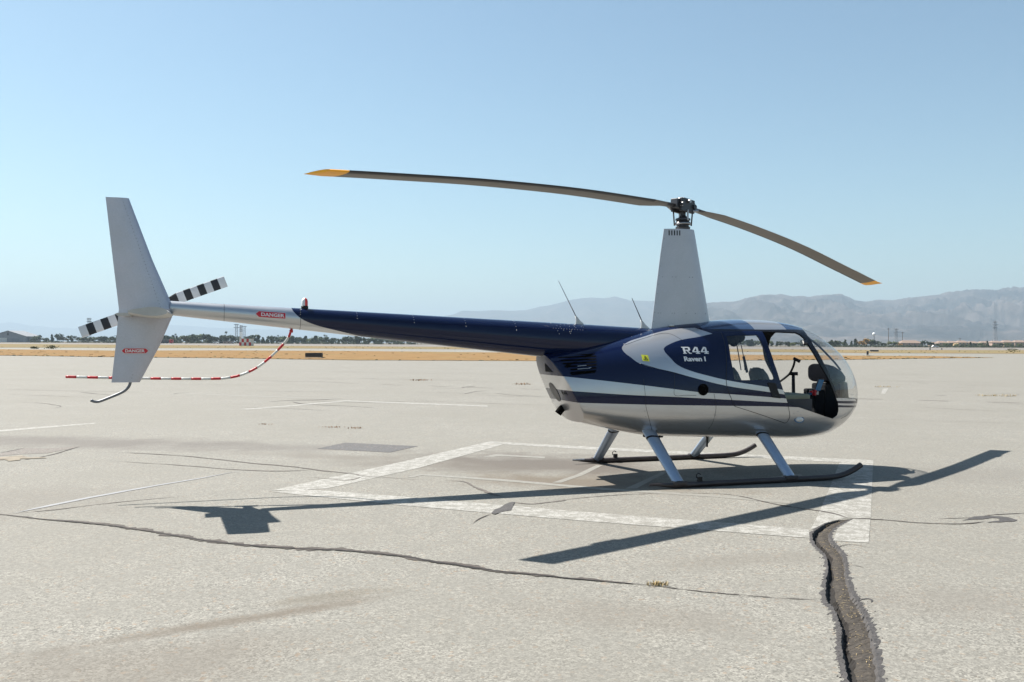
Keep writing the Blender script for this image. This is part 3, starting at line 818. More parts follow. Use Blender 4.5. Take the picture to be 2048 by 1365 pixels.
doorR = extract(groups['doorR'], 'rear_door', [M['fuselage'], M['interior']], HELI, .018)
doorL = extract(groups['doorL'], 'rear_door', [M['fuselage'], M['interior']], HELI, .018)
extract(groups['winR'], 'window', [M['glass']], doorR, .004); extract(groups['winL'], 'window', [M['glass']], doorL, .004)
wsh = extract(groups['wind'], 'windshield', [M['glass']], HELI, .004)
# rear panel closing the slanted end
loop = []
for e in bm.edges:
    if e.is_boundary and all(abs((v.co.x+1.426) + .548*(v.co.z-.75)) < 2e-4 for v in e.verts): loop.append(e)
lv = list({v for e in loop for v in e.verts})
cz = sum(v.co.z for v in lv)/len(lv)
lv.sort(key=lambda v: math.atan2(v.co.z-cz, v.co.y))
rp = [Vector(v.co) for v in lv]; ctr = sum(rp, Vector())/len(rp); nrm = Vector((-1, 0, -.548)).normalized()
pm = MB()
r0 = rp; r1 = [ctr + (p-ctr)*.985 + nrm*.010 for p in rp]; r2 = [ctr + (p-ctr)*.95 + nrm*.014 for p in rp]
pm.loft([r0, r1, r2], False, True)
bm.free()
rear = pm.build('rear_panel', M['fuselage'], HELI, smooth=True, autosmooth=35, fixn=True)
tag(rear, 'slanted silver rear panel with exhaust and dark stripe')
def on_rear(y, z, off=.018):
    x = -1.426 - .548*(z-.75)
    return Vector((x, y, z)) + nrm*off
MB().poly([on_rear(-.02,1.32), on_rear(.10,1.22), on_rear(-.13,1.22)]).build('cooling_slot', M['interior'], rear)
MB().poly([on_rear(.14+.10*math.cos(a), .98+.11*math.sin(a)) for a in [k*math.pi/10 for k in range(20)]]).build('vent_disc', M['darksteel'], rear)
ex = MB(); ex.tube([on_rear(.16,.80,-.03), on_rear(.165,.785,.04), on_rear(.17,.765,.09)], [.042,.042,.042], 18)
ex.build('exhaust_pipe', M['void'], HELI, smooth=True, autosmooth=40)

def seam(pts, name='panel_seam', w=.006, mat='black', side=-1, parent=fus, off=.0015, n=6):
    pts = [SP(*p) for p in pts]
    P = spline([(p[0], 0, p[1]) for p in pts], n) if n else [Vector((p[0], 0, p[1])) for p in pts]
    vs = []
    for i, p in enumerate(P):
        t = P[min(i+1, len(P)-1)] - P[max(i-1, 0)]; t.normalize(); nr = Vector((-t.z, 0, t.x))
        for s in (1, -1):
            q = p + nr*w*.5*s
            vs.append((q.x, side*(half(q.x, q.z)+off), q.z))
    return MB().add(vs, [(2*i, 2*i+2, 2*i+3, 2*i+1) for i in range(len(P)-1)]).build(name, M[mat], parent)
for sd_ in (-1, 1):
    d = doorR if sd_ < 0 else doorL
    seam([(.280,1.68),(.235,1.40),(.20,1.198),(.198,1.052),(.261,.904),(.305,.824)], side=sd_, parent=d, w=.007)
    seam([(.305,.824),(.662,.723),(1.006,.621),(1.060,.608),(1.090,.62),(1.108,.66),(1.108,.70),(1.07,.82)], side=sd_, parent=d, w=.006)
    seam([(-.85,1.149),(-.84,1.0),(-.824,.821),(-.75,.65),(-.668,.545)], side=sd_, w=.004)
    seam([(-.474,1.213),(-.480,1.09),(-.485,.966),(-.35,.961),(-.212,.957)], side=sd_, w=.004)
    seam([(.02,.976),(.040,.88),(.048,.807),(.031,.635),(.01,.56)], side=sd_, w=.004)
    seam([(-.97,1.52),(-.7,1.60),(-.42,1.66),(-.30,1.60),(-.27,1.55)], side=sd_, w=.004)
    seam([(2.05,.62),(2.20,.66),(2.33,.735),(2.40,.80)], side=sd_, w=.004)
    seam([(-.86,1.315),(-.64,1.25),(-.30,1.165)], side=sd_, w=.005)
# rivets of the shell
def rivet_field(name, pts3, parent, r=.006, mat='steel', normal=None):
    mb = MB()
    for p, nn in pts3:
        nn = Vector(nn).normalized(); u = nn.orthogonal().normalized(); v = nn.cross(u); p = Vector(p)
        base = [p + (u*math.cos(a)+v*math.sin(a))*r for a in [k*math.pi/3 for k in range(6)]]
        top = [p + nn*r*.5 + (u*math.cos(a)+v*math.sin(a))*r*.6 for a in [k*math.pi/3 for k in range(6)]]
        mb.loft([base, top], False, True)
    o = mb.build(name, M[mat], parent); return tag(o, kind='stuff')
rv = []
for x, z in [(-.86,1.315),(-.97,1.53),(-.84,.79),(-.82,.73),(.05,.73),(.04,.70),(1.17,.72),(1.20,.66),(1.23,.74),(1.28,.70),(1.19,.58),(-.50,.52),(-.1,.50),(.4,.47)] + [(2.02+.09*k,.862) for k in range(5)]:
    x, z = SP(x, z); rv.append(((x, -half(x, z)-.001, z), (0, -1, .1)))
rivet_field('shell_rivets', rv, fus, .006)
# round air intake, small plates, position light, roof cap
hy = half(SX(-.123), 1.022)
MB().lathe([(.0,.004),(.052,.004),(.062,.006),(.066,.0)], (0,0,0), 28, axis='y').build('air_intake', M['void'], HELI).location = (SX(-.123), -hy-.006, 1.022)
HELI.children[-1]['label'] = 'round black intake hole in the side'
ly = half(SX(1.265), .655)
pl = MB(); pl.lathe([(.030,0),(.028,.012),(.018,.022),(.0,.026)], sides=16, axis='y')
pl.v = [(v[0]*1.9, -v[1], v[2]) for v in pl.v]; pl.f = [tuple(reversed(f)) for f in pl.f]
o = pl.build('position_light', M['paper'], HELI, smooth=True); o.location = (SX(1.265), -ly-.002, .655); o2 = MB().lathe([(.040,0),(.040,.006),(.0,.007)], sides=16, axis='y'); o2.v = [(v[0]*1.7, -v[1], v[2]) for v in o2.v]; o2 = o2.build('light_rim', M['screen'], o); o2.location = (0, .002, 0)
MB().lathe([(.03,0),(.03,.012),(.02,.022),(0,.024)], (-.20,-.13,1.742), 16).build('vent_cap', M['white'], HELI, smooth=True)
# door latch recess
lz = [SP(*p) for p in [(.767,1.09),(.882,1.083),(.958,.902),(.836,.916)]]
MB().prism([(x, -half(x, z)-.001, z) for x, z in lz], (0, -.006, 0)).build('door_latch', M['black'], doorR, fixn=True)
# yellow warning sticker with triangle
def on_side(x, z, off=.003):
    x, z = SP(x, z)
    return Vector((x, -half(x, z)-off, z))
MB().poly([on_side(-.83,1.345), on_side(-.75,1.338), on_side(-.75,1.408), on_side(-.83,1.415)]).build('warning_sticker', M['sticker'], HELI)
sti = HELI.children[-1]; tag(sti, 'yellow warning sticker with black triangle')
tri = MB()
for a, b, c_ in (((-.815,1.358),(-.765,1.354),(-.79,1.40)),):
    for (p, q) in ((a, b), (b, c_), (c_, a)):
        P0, P1 = on_side(*p, .0045), on_side(*q, .0045); t = (P1-P0).normalized(); nr = t.cross(Vector((0,-1,0)))*.003
        tri.poly([P0-nr, P1-nr, P1+nr, P0+nr])
tri.poly([on_side(-.796,1.366,.0045), on_side(-.784,1.365,.0045), on_side(-.787,1.385,.0045), on_side(-.793,1.386,.0045)])
tri.build('warning_triangle', M['black'], sti)

# lettering -----------------------------------------------------------
def text_mesh(s, size, bold=0.0, shear=0.0, spacing=1.0):
    cu = bpy.data.curves.new('lettering', 'FONT'); cu.body = s; cu.size = size; cu.offset = bold; cu.shear = shear
    cu.space_character = spacing; cu.align_x = 'CENTER'; cu.align_y = 'CENTER'; cu.resolution_u = 3
    o = bpy.data.objects.new('lettering', cu); COL.objects.link(o)
    dg = bpy.context.evaluated_depsgraph_get(); me = bpy.data.meshes.new_from_object(o.evaluated_get(dg))
    vs = [v.co.copy() for v in me.vertices]; fs = [tuple(p.vertices) for p in me.polygons]
    bpy.data.objects.remove(o); bpy.data.curves.remove(cu); bpy.data.meshes.remove(me)
    return vs, fs
def letters(name, s, size, place, mat, parent, wid=None, hei=None, **kw):
    vs, fs = text_mesh(s, size, **kw)
    x0, x1 = min(v.x for v in vs), max(v.x for v in vs); y0, y1 = min(v.y for v in vs), max(v.y for v in vs)
    out = []
    for v in vs:
        a = (v.x-(x0+x1)/2)/(x1-x0)*(wid or (x1-x0)); b = (v.y-(y0+y1)/2)/(y1-y0)*(hei or (y1-y0))
        out.append(place(a, b))
    return MB().add(out, fs).build(name, M[mat], parent)
# slab style R44 drawn as polygons in a unit box
def slab(polys, place, name, mat, parent):
    mb = MB()
    for pl_ in polys: mb.poly([place(a, b) for a, b in pl_])
    return mb.build(name, M[mat], parent)
def four(o):
    return [[(o+.00,.22),(o+.92,.22),(o+.92,.38),(o+.00,.38)], [(o+.00,.38),(o+.20,.38),(o+.62,1.0),(o+.40,1.0)], [(o+.50,.12),(o+.74,.12),(o+.74,.90),(o+.62,1.0),(o+.50,.82)], [(o+.36,.0),(o+.88,.0),(o+.88,.14),(o+.36,.14)]]
Rl = [[(.12,.0),(.36,.0),(.36,1.0),(.12,1.0)], [(.0,.88),(.12,.88),(.12,1.0),(.0,1.0)], [(.02,.0),(.46,.0),(.46,.11),(.02,.11)], [(.36,.84),(.80,.84),(.90,.92),(.80,1.0),(.36,1.0)], [(.72,.58),(.95,.58),(.95,.90),(.90,.92),(.72,.84)], [(.36,.44),(.84,.44),(.95,.58),(.36,.58)], [(.46,.44),(.68,.44),(.86,.14),(1.02,.14),(1.02,.0),(.74,.0)]]
sgn = [[(a, b) for a, b in p] for p in Rl] + four(1.14) + four(2.16)
def placeR44(a, b):
    x = -.325 + a/3.1*.335; z = 1.425 + b*.078
    return on_side(x, z, .003)
slab(sgn, placeR44, 'lettering', 'decalwhite', HELI)
tag(HELI.children[-1], 'white lettering R44 on the cabin side')
letters('lettering', 'Raven I', .1, lambda a, b: on_side(-.19+a, 1.367+b, .003), 'decalwhite', HELI, wid=.275, hei=.055, bold=.004)
tag(HELI.children[-1], 'small white lettering Raven I under R44')
letters('lettering', 'R44', .1, lambda a, b: on_rear(-.16-a, .985+b, .017), 'interior', rear, wid=.15, hei=.05)

# cooling louvres below the boom --------------------------------------
GR = [(-1.79,1.400),(-1.34,1.425),(-1.392,1.215),(-1.66,1.188),(-1.70,1.29)]
MB().poly([on_side(x, z, .003) for x, z in GR]).build('louvre_panel', M['void'], HELI); lvp = HELI.children[-1]
for k in range(6):
    z0 = 1.245 + k*.032
    xl = -1.69 - (.02 if z0 > 1.29 else -.03) - .04*max(0, (z0-1.29)/.1); xr = -1.385 + (z0-1.215)*.24
    a = on_side(xl, z0-.02, .004); b = on_side(xr, z0, .004); off = Vector((0, -.012, -.004))
    MB().add([a, b, b+off+Vector((0,0,-.010)), a+off+Vector((0,0,-.010)), a+Vector((0,0,-.016)), b+Vector((0,0,-.016))], [(0,1,2,3),(3,2,5,4)]).build('louvre', M['void'], lvp)
for k, (x, z, l) in enumerate(((-1.58,1.283,.10),(-1.585,1.252,.14),(-1.46,1.262,.03))):
    MB().poly([on_side(x, z, .019), on_side(x+l, z+.010, .019), on_side(x+l, z+.016, .019), on_side(x, z+.008, .019)]).build('engine_glint', M['steel'], lvp)

STATION[0] = True
# tail boom ---------------------------------------------------------------
def boom_c(x):   # centre height and radius
    t = (x + 5.72)/(5.72 - 1.79)
    return 1.852 - t*(1.852-1.575), .069 + t*(.197-.069)
bo = MB(); rings = []
for x in np.linspace(-5.74, -1.35, 40):
    zc, r = boom_c(x)
    rings.append([(x, r*math.cos(a), zc + r*math.sin(a)) for a in [2*math.pi*k/40 for k in range(40)]])
for x in np.linspace(-1.25, -.30, 10):   # fairing into the mast
    t = (x+1.35)/1.05; zc0, r0 = boom_c(-1.35)
    zc, r = 1.548 - .03*t, r0 - .0*t
    ztop = 1.757 - .045*t
    rings.append([(x, r*math.cos(a)*(1-.15*t), zc + (ztop-zc if math.sin(a) > 0 else r)*math.sin(a)) for a in [2*math.pi*k/40 for k in range(40)]])
bo.loft(rings)
boom = tag(bo.build('tail_boom', M['boom'], HELI, smooth=True, autosmooth=50, fixn=True), 'tapering tail boom, silver at the rear and navy forward')
def on_boom(x, z, off=.002):
    zc, r = boom_c(x); dz = max(-r*.98, min(r*.98, z-zc)); return Vector((x, -math.sqrt(r*r-dz*dz)-off, z))
rv = []
for x in (-5.25, -4.52, -3.95, -3.35, -2.78, -2.2):
    zc, r = boom_c(x)
    for k in range(5):
        a = R(205 - k*25)  # over the top to the near side
        yy, zz = -math.cos(a-R(90))*0, 0
        ang = R(100 + k*14)
        rv.append(((x, r*math.cos(ang), zc + r*math.sin(ang)), (0, math.cos(ang), math.sin(ang))))
for k in range(26):
    x = -1.75 + random.random()*.40; zc, r = boom_c(min(x, -1.36)); ang = R(random.uniform(100, 160))
    rv.append(((x, r*math.cos(ang), zc + r*math.sin(ang)), (0, math.cos(ang), math.sin(ang))))
for k in range(12):
    x = -1.75 + .033*k; zc, r = boom_c(min(x, -1.36)); ang = R(138)
    rv.append(((x, r*math.cos(ang), zc + r*math.sin(ang)), (0, math.cos(ang), math.sin(ang))))
rivet_field('boom_rivets', rv, boom, .0042)
for x in (-5.25, -4.52):
    zc, r = boom_c(x); vs = []
    for k in range(33):
        a = 2*math.pi*k/32
        for dx in (-.002, .002): vs.append((x+dx, (r+.001)*math.cos(a), zc+(r+.001)*math.sin(a)))
    MB().add(vs, [(2*k, 2*k+2, 2*k+3, 2*k+1) for k in range(32)]).build('boom_joint', M['darksteel'] if x < -4.6 else M['black'], boom)

# danger decals --------------------------------------------------------------
def decal_sheet(outline, place, off, n=12):
    b0, b1 = min(b for a, b in outline), max(b for a, b in outline); vs = []; m = len(outline)
    for k in range(n+1):
        b = b0 + (b1-b0)*(k/n*.998+.001); xs_ = []
        for i in range(m):
            (a1, c1), (a2, c2) = outline[i], outline[(i+1) % m]
            if (c1 > b) != (c2 > b): xs_.append(a1 + (a2-a1)*(b-c1)/(c2-c1))
        vs += [place(min(xs_), b, off), place(max(xs_), b, off)]
    return MB().add(vs, [(2*k, 2*k+1, 2*k+3, 2*k+2) for k in range(n)])
def decal(name, outline, place, texts, parent, lbl):
    tag(decal_sheet(outline, place, .0015).build(name, M['decalwhite'], parent), lbl)
    n = len(outline); ins = []
    for i in range(n):   # inset outline
        p0, p1, p2 = Vector(outline[i-1]), Vector(outline[i]), Vector(outline[(i+1) % n])
        d1, d2 = (p1-p0).normalized(), (p2-p1).normalized(); n1, n2 = Vector((-d1.y, d1.x)), Vector((-d2.y, d2.x))
        bis = (n1+n2).normalized(); q = p1 + bis*.0035/max(.3, bis.dot(n1)); ins.append((q.x, q.y))
    decal_sheet(ins, place, .003).build('decal_field', M['decalred'], parent)
    tx, wid, hei = texts
    letters('lettering', 'DANGER', .1, lambda a, b: place(a+tx, b, .0045), 'decalwhite', parent, wid=wid, hei=hei, bold=.003)
zA = lambda x: 1.801 - .0555*(x+4.80)
decal('danger_decal', [(-.155,0),(-.122,-.032),(.140,-.032),(.140,.032),(-.122,.032)], lambda a, b, o: on_boom(-4.805+a, zA(-4.805+a)+b, o), (.014, .225, .036), boom, 'red arrow decal reading DANGER on the boom')
# tail fins ------------------------------------------------------------------
def fin(name, sects, mat):
    mb = MB(); rings = []
    for xl, xt, z, th, y0 in sects:   # leading x, trailing x, height, thickness
        c = xl - xt; prof = []
        for s in (0, .03, .1, .25, .45, .7, 1.0): prof.append((s, 1 if False else (2.6*math.sqrt(max(0, s))*(1-s) + .02*(1-s))))
        up = [(xl - s*c, y0 + th*h*.5, z) for s, h in prof]; dn = [(xl - s*c, y0 - th*h*.5, z) for s, h in reversed(prof[1:])]
        rings.append(up + dn)
    mb.loft(rings)
    return mb.build(name, mat, HELI, smooth=True, autosmooth=40, fixn=True)
fu = fin('upper_fin', [(-5.705,-6.19,1.835,.075,-.03),(-5.90,-6.245,2.30,.062,-.03),(-6.11,-6.31,2.872,.05,-.03)], M['finsilver'])
fl_ = fin('lower_fin', [(-5.695,-6.19,1.845,.075,-.03),(-5.83,-6.215,1.50,.062,-.03),(-6.005,-6.25,1.150,.05,-.03)], M['finsilver'])
tag(fu, 'tall swept silver upper tail fin'); tag(fl_, 'silver lower tail fin with a DANGER decal')
zf = 1.445
decal('danger_decal', [(-.12,0),(-.095,-.026),(.095,-.026),(.12,0),(.095,.026),(-.095,.026)], lambda a, b, o: Vector((-6.046+a, -.062-o-.0035*(1 if True else 0)-.0, zf+b)), (0, .170, .030), fl_, 'red double arrow decal reading DANGER on the lower fin')
rv = [((-6.075 + .01*k, -.056, 1.19 + .03*k), (0,-1,0)) for k in (0, 1)]
for k in range(34):
    t = k/33; z = 1.86 + t*1.0; xs_ = np.interp(z, [1.835, 2.872], [-5.82, -6.17])
    rv.append(((xs_, -.067+.012*t, z), (0,-1,0)))
for k in range(20):
    t = k/19; z = 1.80 - t*.6; xs_ = np.interp(z, [1.15, 1.845], [-6.08, -5.85])
    rv.append(((xs_, -.052-.012*(1-t), z), (0,-1,0)))
rivet_field('fin_rivets', rv, fu, .0035, 'galvrivet')
# horizontal stabilizer, to the right of the fins
STATION[0] = False
sb = MB(); rings = []
for y, xl, xt in ((-.045, -5.695, -6.085), (-.55, -5.70, -6.06), (-1.05, -5.71, -6.035)):
    c = xl-xt; up = [(0,0),(.03,.014),(.12,.028),(.28,.038),(.5,.036),(.75,.022),(1,.006)]
    rings.append([(xl-a*c, y, 1.800+b) for a, b in up] + [(xl-a*c, y, 1.792-b*.9) for a, b in reversed(up)])
sb.loft(rings)
M['cream'] = simple('worn_cream', (0.42, 0.41, 0.385), .5)
stb = sb.build('stabilizer', M['cream'], HELI, smooth=True, autosmooth=35, fixn=True)
tag(stb, 'horizontal stabilizer seen from its tip')
tb = MB(); tb.prism([(-6.06,-.08,1.806),(-6.18,-.08,1.803),(-6.205,-.08,1.793),(-6.18,-.08,1.775),(-6.06,-.08,1.772)], (0,-.20,0))
tb.build('trim_tab', M['cream'], stb, fixn=True)
rivet_field('stabilizer_rivets', [((-5.76-.028*k, -1.02, 1.822+.016*math.sin((k+1)/11*3.1)), (0,0,1)) for k in range(10)], stb, .004)
STATION[0] = True
# tail skid
ts = MB().tube(spline([(-6.085,-.03,1.19),(-6.092,-.03,1.13),(-6.118,-.03,1.088),(-6.17,-.03,1.052),(-6.28,-.03,1.004),(-6.35,-.03,.977),(-6.39,-.03,.975),(-6.425,-.03,.988)], 5), .013, 12)
ts.build('tail_skid', simple('worn_tube', (0.16, 0.165, 0.18), .5, metal=.5), HELI, smooth=True)
# red and white rotor guard tube: pieces
gp_ = spline([(a_ - .093*b_, b_, c_) for a_, b_, c_ in [(-4.594,.02,1.665),(-4.628,.08,1.561),(-4.73,.16,1.429),(-4.877,.22,1.293),(-5.024,.24,1.213),(-5.168,.25,1.175),(-5.358,.25,1.165),(-5.911,.25,1.174),(-6.647,.25,1.197)]], 16)
L = [0.0]
for i in range(1, len(gp_)): L.append(L[-1] + (gp_[i]-gp_[i-1]).length)
def gat(s):
    i = min(len(L)-2, max(0, int(np.searchsorted(L, s))-1)); t = (s-L[i])/(L[i+1]-L[i]+1e-9); return gp_[i].lerp(gp_[i+1], t)
nseg = 25; step = L[-1]/nseg
guard = empty('rotor_guard', (0,0,0)); guard.parent = HELI; tag(guard, 'bent red and white striped tail rotor guard tube')
for k in range(nseg):
    MB().tube([gat(k*step + step*j/4) for j in range(5)], .0125, 10).build('guard_band', M['red'] if k % 2 == 0 else M['white'], guard, smooth=True)
MB().lathe([(.017,0),(.019,.02),(.017,.03)], (-4.60,.03,1.63), 12).build('guard_clamp', M['red'], guard)
# beacon
bc = empty('beacon', (0,0,0)); bc.parent = HELI; tag(bc, 'red anti-collision beacon on the boom, one half painted white as glare')
zt_ = sum(boom_c(-4.47))
MB().lathe([(.036,0),(.036,.035),(.030,.040)], (-4.47,0,zt_-.012), 18).build('beacon_base', M['black'], bc)
for k, mt in ((0, 'strobered'), (1, 'decalwhite')):  # white lens half paints the glare on the red beacon
    mb = MB(); rings = []
    for r, z in ((.032,0),(.032,.045),(.026,.068),(.012,.078),(.002,.080)):
        rings.append([(-4.47 + r*math.cos(a), r*math.sin(a), zt_+.028+z) for a in [R(-90 + 180*k) + math.pi*j/10 for j in range(11)]])
    mb.loft(rings, False, False, close=False); mb.build('beacon_lens', M[mt], bc, smooth=True)
# antennas
for b, t, rad, mt in (((-1.356,0,1.755),(-1.631,0,2.244),.0065,'white'),((-.497,0,1.725),(-.675,0,2.07),.007,'black')):
    an = empty('antenna', (0,0,0)); an.parent = HELI
    tag(an, 'tall pale whip antenna on the boom' if mt == 'white' else 'short black whip antenna behind the mast')
    B0, T0 = Vector(b), Vector(t)
    MB().tube([B0.lerp(T0, .06), T0], [rad, rad*.55], 8).build('antenna_rod', M['steel'] if mt == 'white' else M['black'], an, smooth=True)
    mb = MB(); rings = []
    for s, w, ln in ((-.03,.028,.075),(0,.022,.06),(.04,.012,.028),(.09,.009,.014)):
        c = B0 + Vector((-s*.55, 0, s)); rings.append([(c.x + ln*math.cos(a), w*math.sin(a), c.z) for a in [k*math.pi/6 for k in range(12)]])
    mb.loft(rings); mb.build('antenna_base', M['white'], an, smooth=True)

# mast fairing -----------------------------------------------------------------
mf = MB(); rings = []
for z, xl, xt, th in ((1.62,.425,-.425,.30),(1.82,.392,-.395,.285),(2.2,.312,-.345,.25),(2.6,.230,-.290,.215),(2.86,.176,-.249,.195),(2.905,.165,-.242,.19)):
    c = xl-xt; up = []
    for k in range(17):
        s = .5*(1-math.cos(math.pi*k/16)); h = 1.05*(2.969*math.sqrt(s)-1.26*s-3.516*s*s+2.843*s**3-1.036*s**4)
        up.append((s, h))
    ring = [(xl-s*c, th*h*.48+.003, z) for s, h in up] + [(xl-s*c, -th*h*.48-.003, z) for s, h in reversed(up[1:])]
    rings.append(ring)
mf.loft(rings)
mfo = tag(mf.build('mast_fairing', M['fairing'], HELI, smooth=True, autosmooth=40, fixn=True), 'tall tapered silver mast fairing')
def mf_y(x, z):
    xl = float(np.interp(z, [1.82,2.905],[.392,.165])); xt = float(np.interp(z,[1.82,2.905],[-.395,-.242])); th = float(np.interp(z,[1.82,2.905],[.285,.19]))
    s = min(1, max(0, (xl-x)/(xl-xt))); h = 1.05*(2.969*math.sqrt(s)-1.26*s-3.516*s*s+2.843*s**3-1.036*s**4)
    return -th*h*.48-.003
for k in range(5):
    x = -.195 + k*.030
    MB().poly([(x, mf_y(x, 2.84)-.0015, 2.825), (x+.013, mf_y(x+.013, 2.84)-.0015, 2.825), (x+.013, mf_y(x+.013, 2.88)-.0015, 2.885), (x, mf_y(x, 2.88)-.0015, 2.885)]).build('louvre_slot', M['black'], mfo)
rv = []
for k in range(10):
    z = 1.80+k*.11; x = float(np.interp(z,[1.82,2.905],[-.38,-.228])); rv.append(((x, mf_y(x, z), z), (0,-1,0)))
for z, L_ in ((1.90,(-.33,-.30,-.17,-.14,0,.12,.28)),(2.33,(-.27,-.16,-.12,.05,.09))):
    for x in L_: rv.append(((x, mf_y(x, z), z), (0,-1,0)))
rivet_field('fairing_rivets', rv, mfo, .005, 'darksteel')

STATION[0] = False
# rotor head and blades -----------------------------------------------------------
PHI = R(24.69)
hub = empty('rotor_head', (0,0,0)); hub.parent = HELI; tag(hub, 'dark machined rotor head with swashplate and pitch links')
MB().lathe([(.034,2.86),(.034,3.15)], (.015,0,0), 16).build('mast', M['darksteel'], hub, smooth=True, autosmooth=40)
MB().lathe([(.055,2.90),(.085,2.905),(.088,2.93),(.070,2.945),(.070,2.955),(.088,2.96),(.092,2.985),(.078,3.0),(.074,3.01),(.090,3.016),(.088,3.035),(.05,3.05),(.04,3.07)], (.015,0,0), 24).build('swashplate', M['darksteel'], hub, smooth=True, autosmooth=30)
MB().lathe([(.091,2.964),(.095,2.966),(.095,2.980),(.091,2.983)], (.015,0,0), 24).build('swashplate_ring', M['steel'], hub, smooth=True)
cs, sn = math.cos(PHI), math.sin(PHI)
def hb(r, t, z): return (.015 + r*cs - t*sn, r*sn + t*cs, z)   # along blade, across, up
def hbox(name, r, t, z, d, mat, tilt=0.0):
    mb = MB(); vs = []
    for k in (-1, 1):
        for a, b in ((-1,-1),(1,-1),(1,1),(-1,1)):
            rr, tt, zz = a*d[0]/2, b*d[1]/2, k*d[2]/2
            vs.append(hb(r + rr*math.cos(tilt) - zz*math.sin(tilt), t+tt, z + rr*math.sin(tilt)*1 + zz*math.cos(tilt)))
    mb.add(vs, [(3,2,1,0),(4,5,6,7),(0,1,5,4),(1,2,6,5),(2,3,7,6),(3,0,4,7)])
    return mb.build(name, M[mat], hub, bevel=.006)
TE = -.060   # teeter
hbox('hub_block', 0, 0, 3.195, (.36,.10,.11), 'darksteel', TE)
hbox('hub_cheek', 0, .062, 3.185, (.26,.035,.16), 'darksteel', TE); hbox('hub_cheek', 0, -.062, 3.185, (.26,.035,.16), 'darksteel', TE)
hbox('hub_cap', .02, 0, 3.262, (.15,.10,.035), 'steel', TE)
MB().tube([hb(0,-.11,3.235), hb(0,.11,3.235)], .022, 14).build('teeter_bolt', M['steel'], hub, smooth=True, autosmooth=40)
for s in (-1, 1):
    MB().tube([hb(s*.115,-.10,3.185+s*TE*.11), hb(s*.115,.10,3.185+s*TE*.11)], .030, 14).build('coning_bolt', M['darksteel'], hub, smooth=True, autosmooth=40)
    MB().tube([hb(s*.085,-s*.06,2.95), hb(s*.09,-s*.075,3.13+s*TE*.12)], .009, 8).build('pitch_link', M['darksteel'], hub, smooth=True)
    MB().tube([hb(s*.09,-s*.085,3.13+s*TE*.12), hb(s*.22,-s*.06,3.16+s*TE*.2)], .018, 8).build('pitch_horn', M['steel'], hub, smooth=True)
hbox('drive_link', -.02, -.085, 3.07, (.02,.02,.13), 'steel'); hbox('drive_link', .05, .085, 3.07, (.02,.02,.13), 'steel')
LEFT = ([0,.27,1.6,3.03,4.19,5.07],[3.188,3.183,3.160,3.092,3.003,2.927])
RIGHT = ([0,.37,1.24,2.46,3.88,4.82,5.07],[3.183,3.144,3.061,2.909,2.665,2.500,2.455])
def blade(sg, prof, lbl):
    root = empty('rotor_blade', (0,0,0)); root.parent = HELI; tag(root, lbl)
    def ring(r, c, th, pit, tipcut=0.0, blunt=False):
        if sg > 0: pit -= R(8)
        zc = float(pchip(prof[0], prof[1], r)); out = []
        N = 11
        ups = [.5*(1-math.cos(math.pi*k/N)) for k in range(N+1)]
        pts_ = [(s, 1.0) for s in ups] + [(s, -1.0) for s in reversed(ups[1:-1])]
        for s, sd2 in pts_:
            h = 5*th*(.2969*math.sqrt(s)-.126*s-.3516*s*s+.2843*s**3-.1036*s**4) + .0015
            if blunt: h = th*math.sqrt(max(0, s*(1-s)))
            ch = (.25 - s)*c; zz = sd2*h*c
            # leading edge direction: +90 degrees counter-clockwise from the blade
            t = sg*ch*math.cos(pit) - sg*zz*math.sin(pit)*0; z = zc + ch*math.sin(pit) + zz*math.cos(pit)
            rr = r + tipcut*max(0, s)
            out.append(hb(sg*rr, t, z))
        return out
    st_ = [(.16,.085,.5,R(9),0,True),(.24,.10,.45,R(9),0,True),(.33,.14,.26,R(9),0,False),(.45,.20,.14,R(9),0,False),(.60,.254,.105,R(9),0,False)]
    st_ += [(r,.254,.10,R(9-1.3*(r-.6)),0,False) for r in np.linspace(.95, 4.74, 14)]
    MB().loft([ring(*q) for q in st_[:3]]).build('blade_grip', M['darksteel'], root, smooth=True, autosmooth=50, fixn=True)
    MB().loft([ring(*q) for q in st_[2:]]).build('blade_body', M['bladepaint'], root, smooth=True, autosmooth=60, fixn=True)
    pe = R(9-1.3*4.14)
    MB().loft([ring(4.742,.255,.10,pe,0,False), ring(4.86 if sg < 0 else 4.83,.255,.10,pe,.0,False), ring(4.93 if sg < 0 else 4.89,.25,.09,pe,.10,False)]).build('blade_tip', M['yellow'], root, smooth=True, autosmooth=50, fixn=True)
    # dark abrasion strip on the leading edge
    mb = MB(); rr_ = []
    for q in st_[4:]:
        rg = ring(q[0], q[1]*1.012, q[2]*1.03, q[3]); rr_.append([rg[k] for k in (-3,-2,-1,0,1,2,3,4)])
    mb.loft(rr_, False, False, close=False); mb.build('leading_edge', M['bladeblack'], root, smooth=True)
    # trim tab
    zc = float(pchip(prof[0], prof[1], 4.2))
    for r0, r1 in ((4.0, 4.28),):
        za = float(pchip(prof[0], prof[1], r0)); zb = float(pchip(prof[0], prof[1], r1))
        MB().prism([hb(sg*r0, -sg*.188, za-.005), hb(sg*r1, -sg*.188, zb-.005), hb(sg*r1, -sg*.225, zb-.008), hb(sg*r0, -sg*.225, za-.008)], (0,0,.004)).build('trim_tab', M['bladepaint'], root, fixn=True)
    return root
blade(-1, LEFT, 'near rotor blade reaching over the tail, yellow tip')
blade(1, RIGHT, 'far rotor blade drooping past the nose, yellow tip')

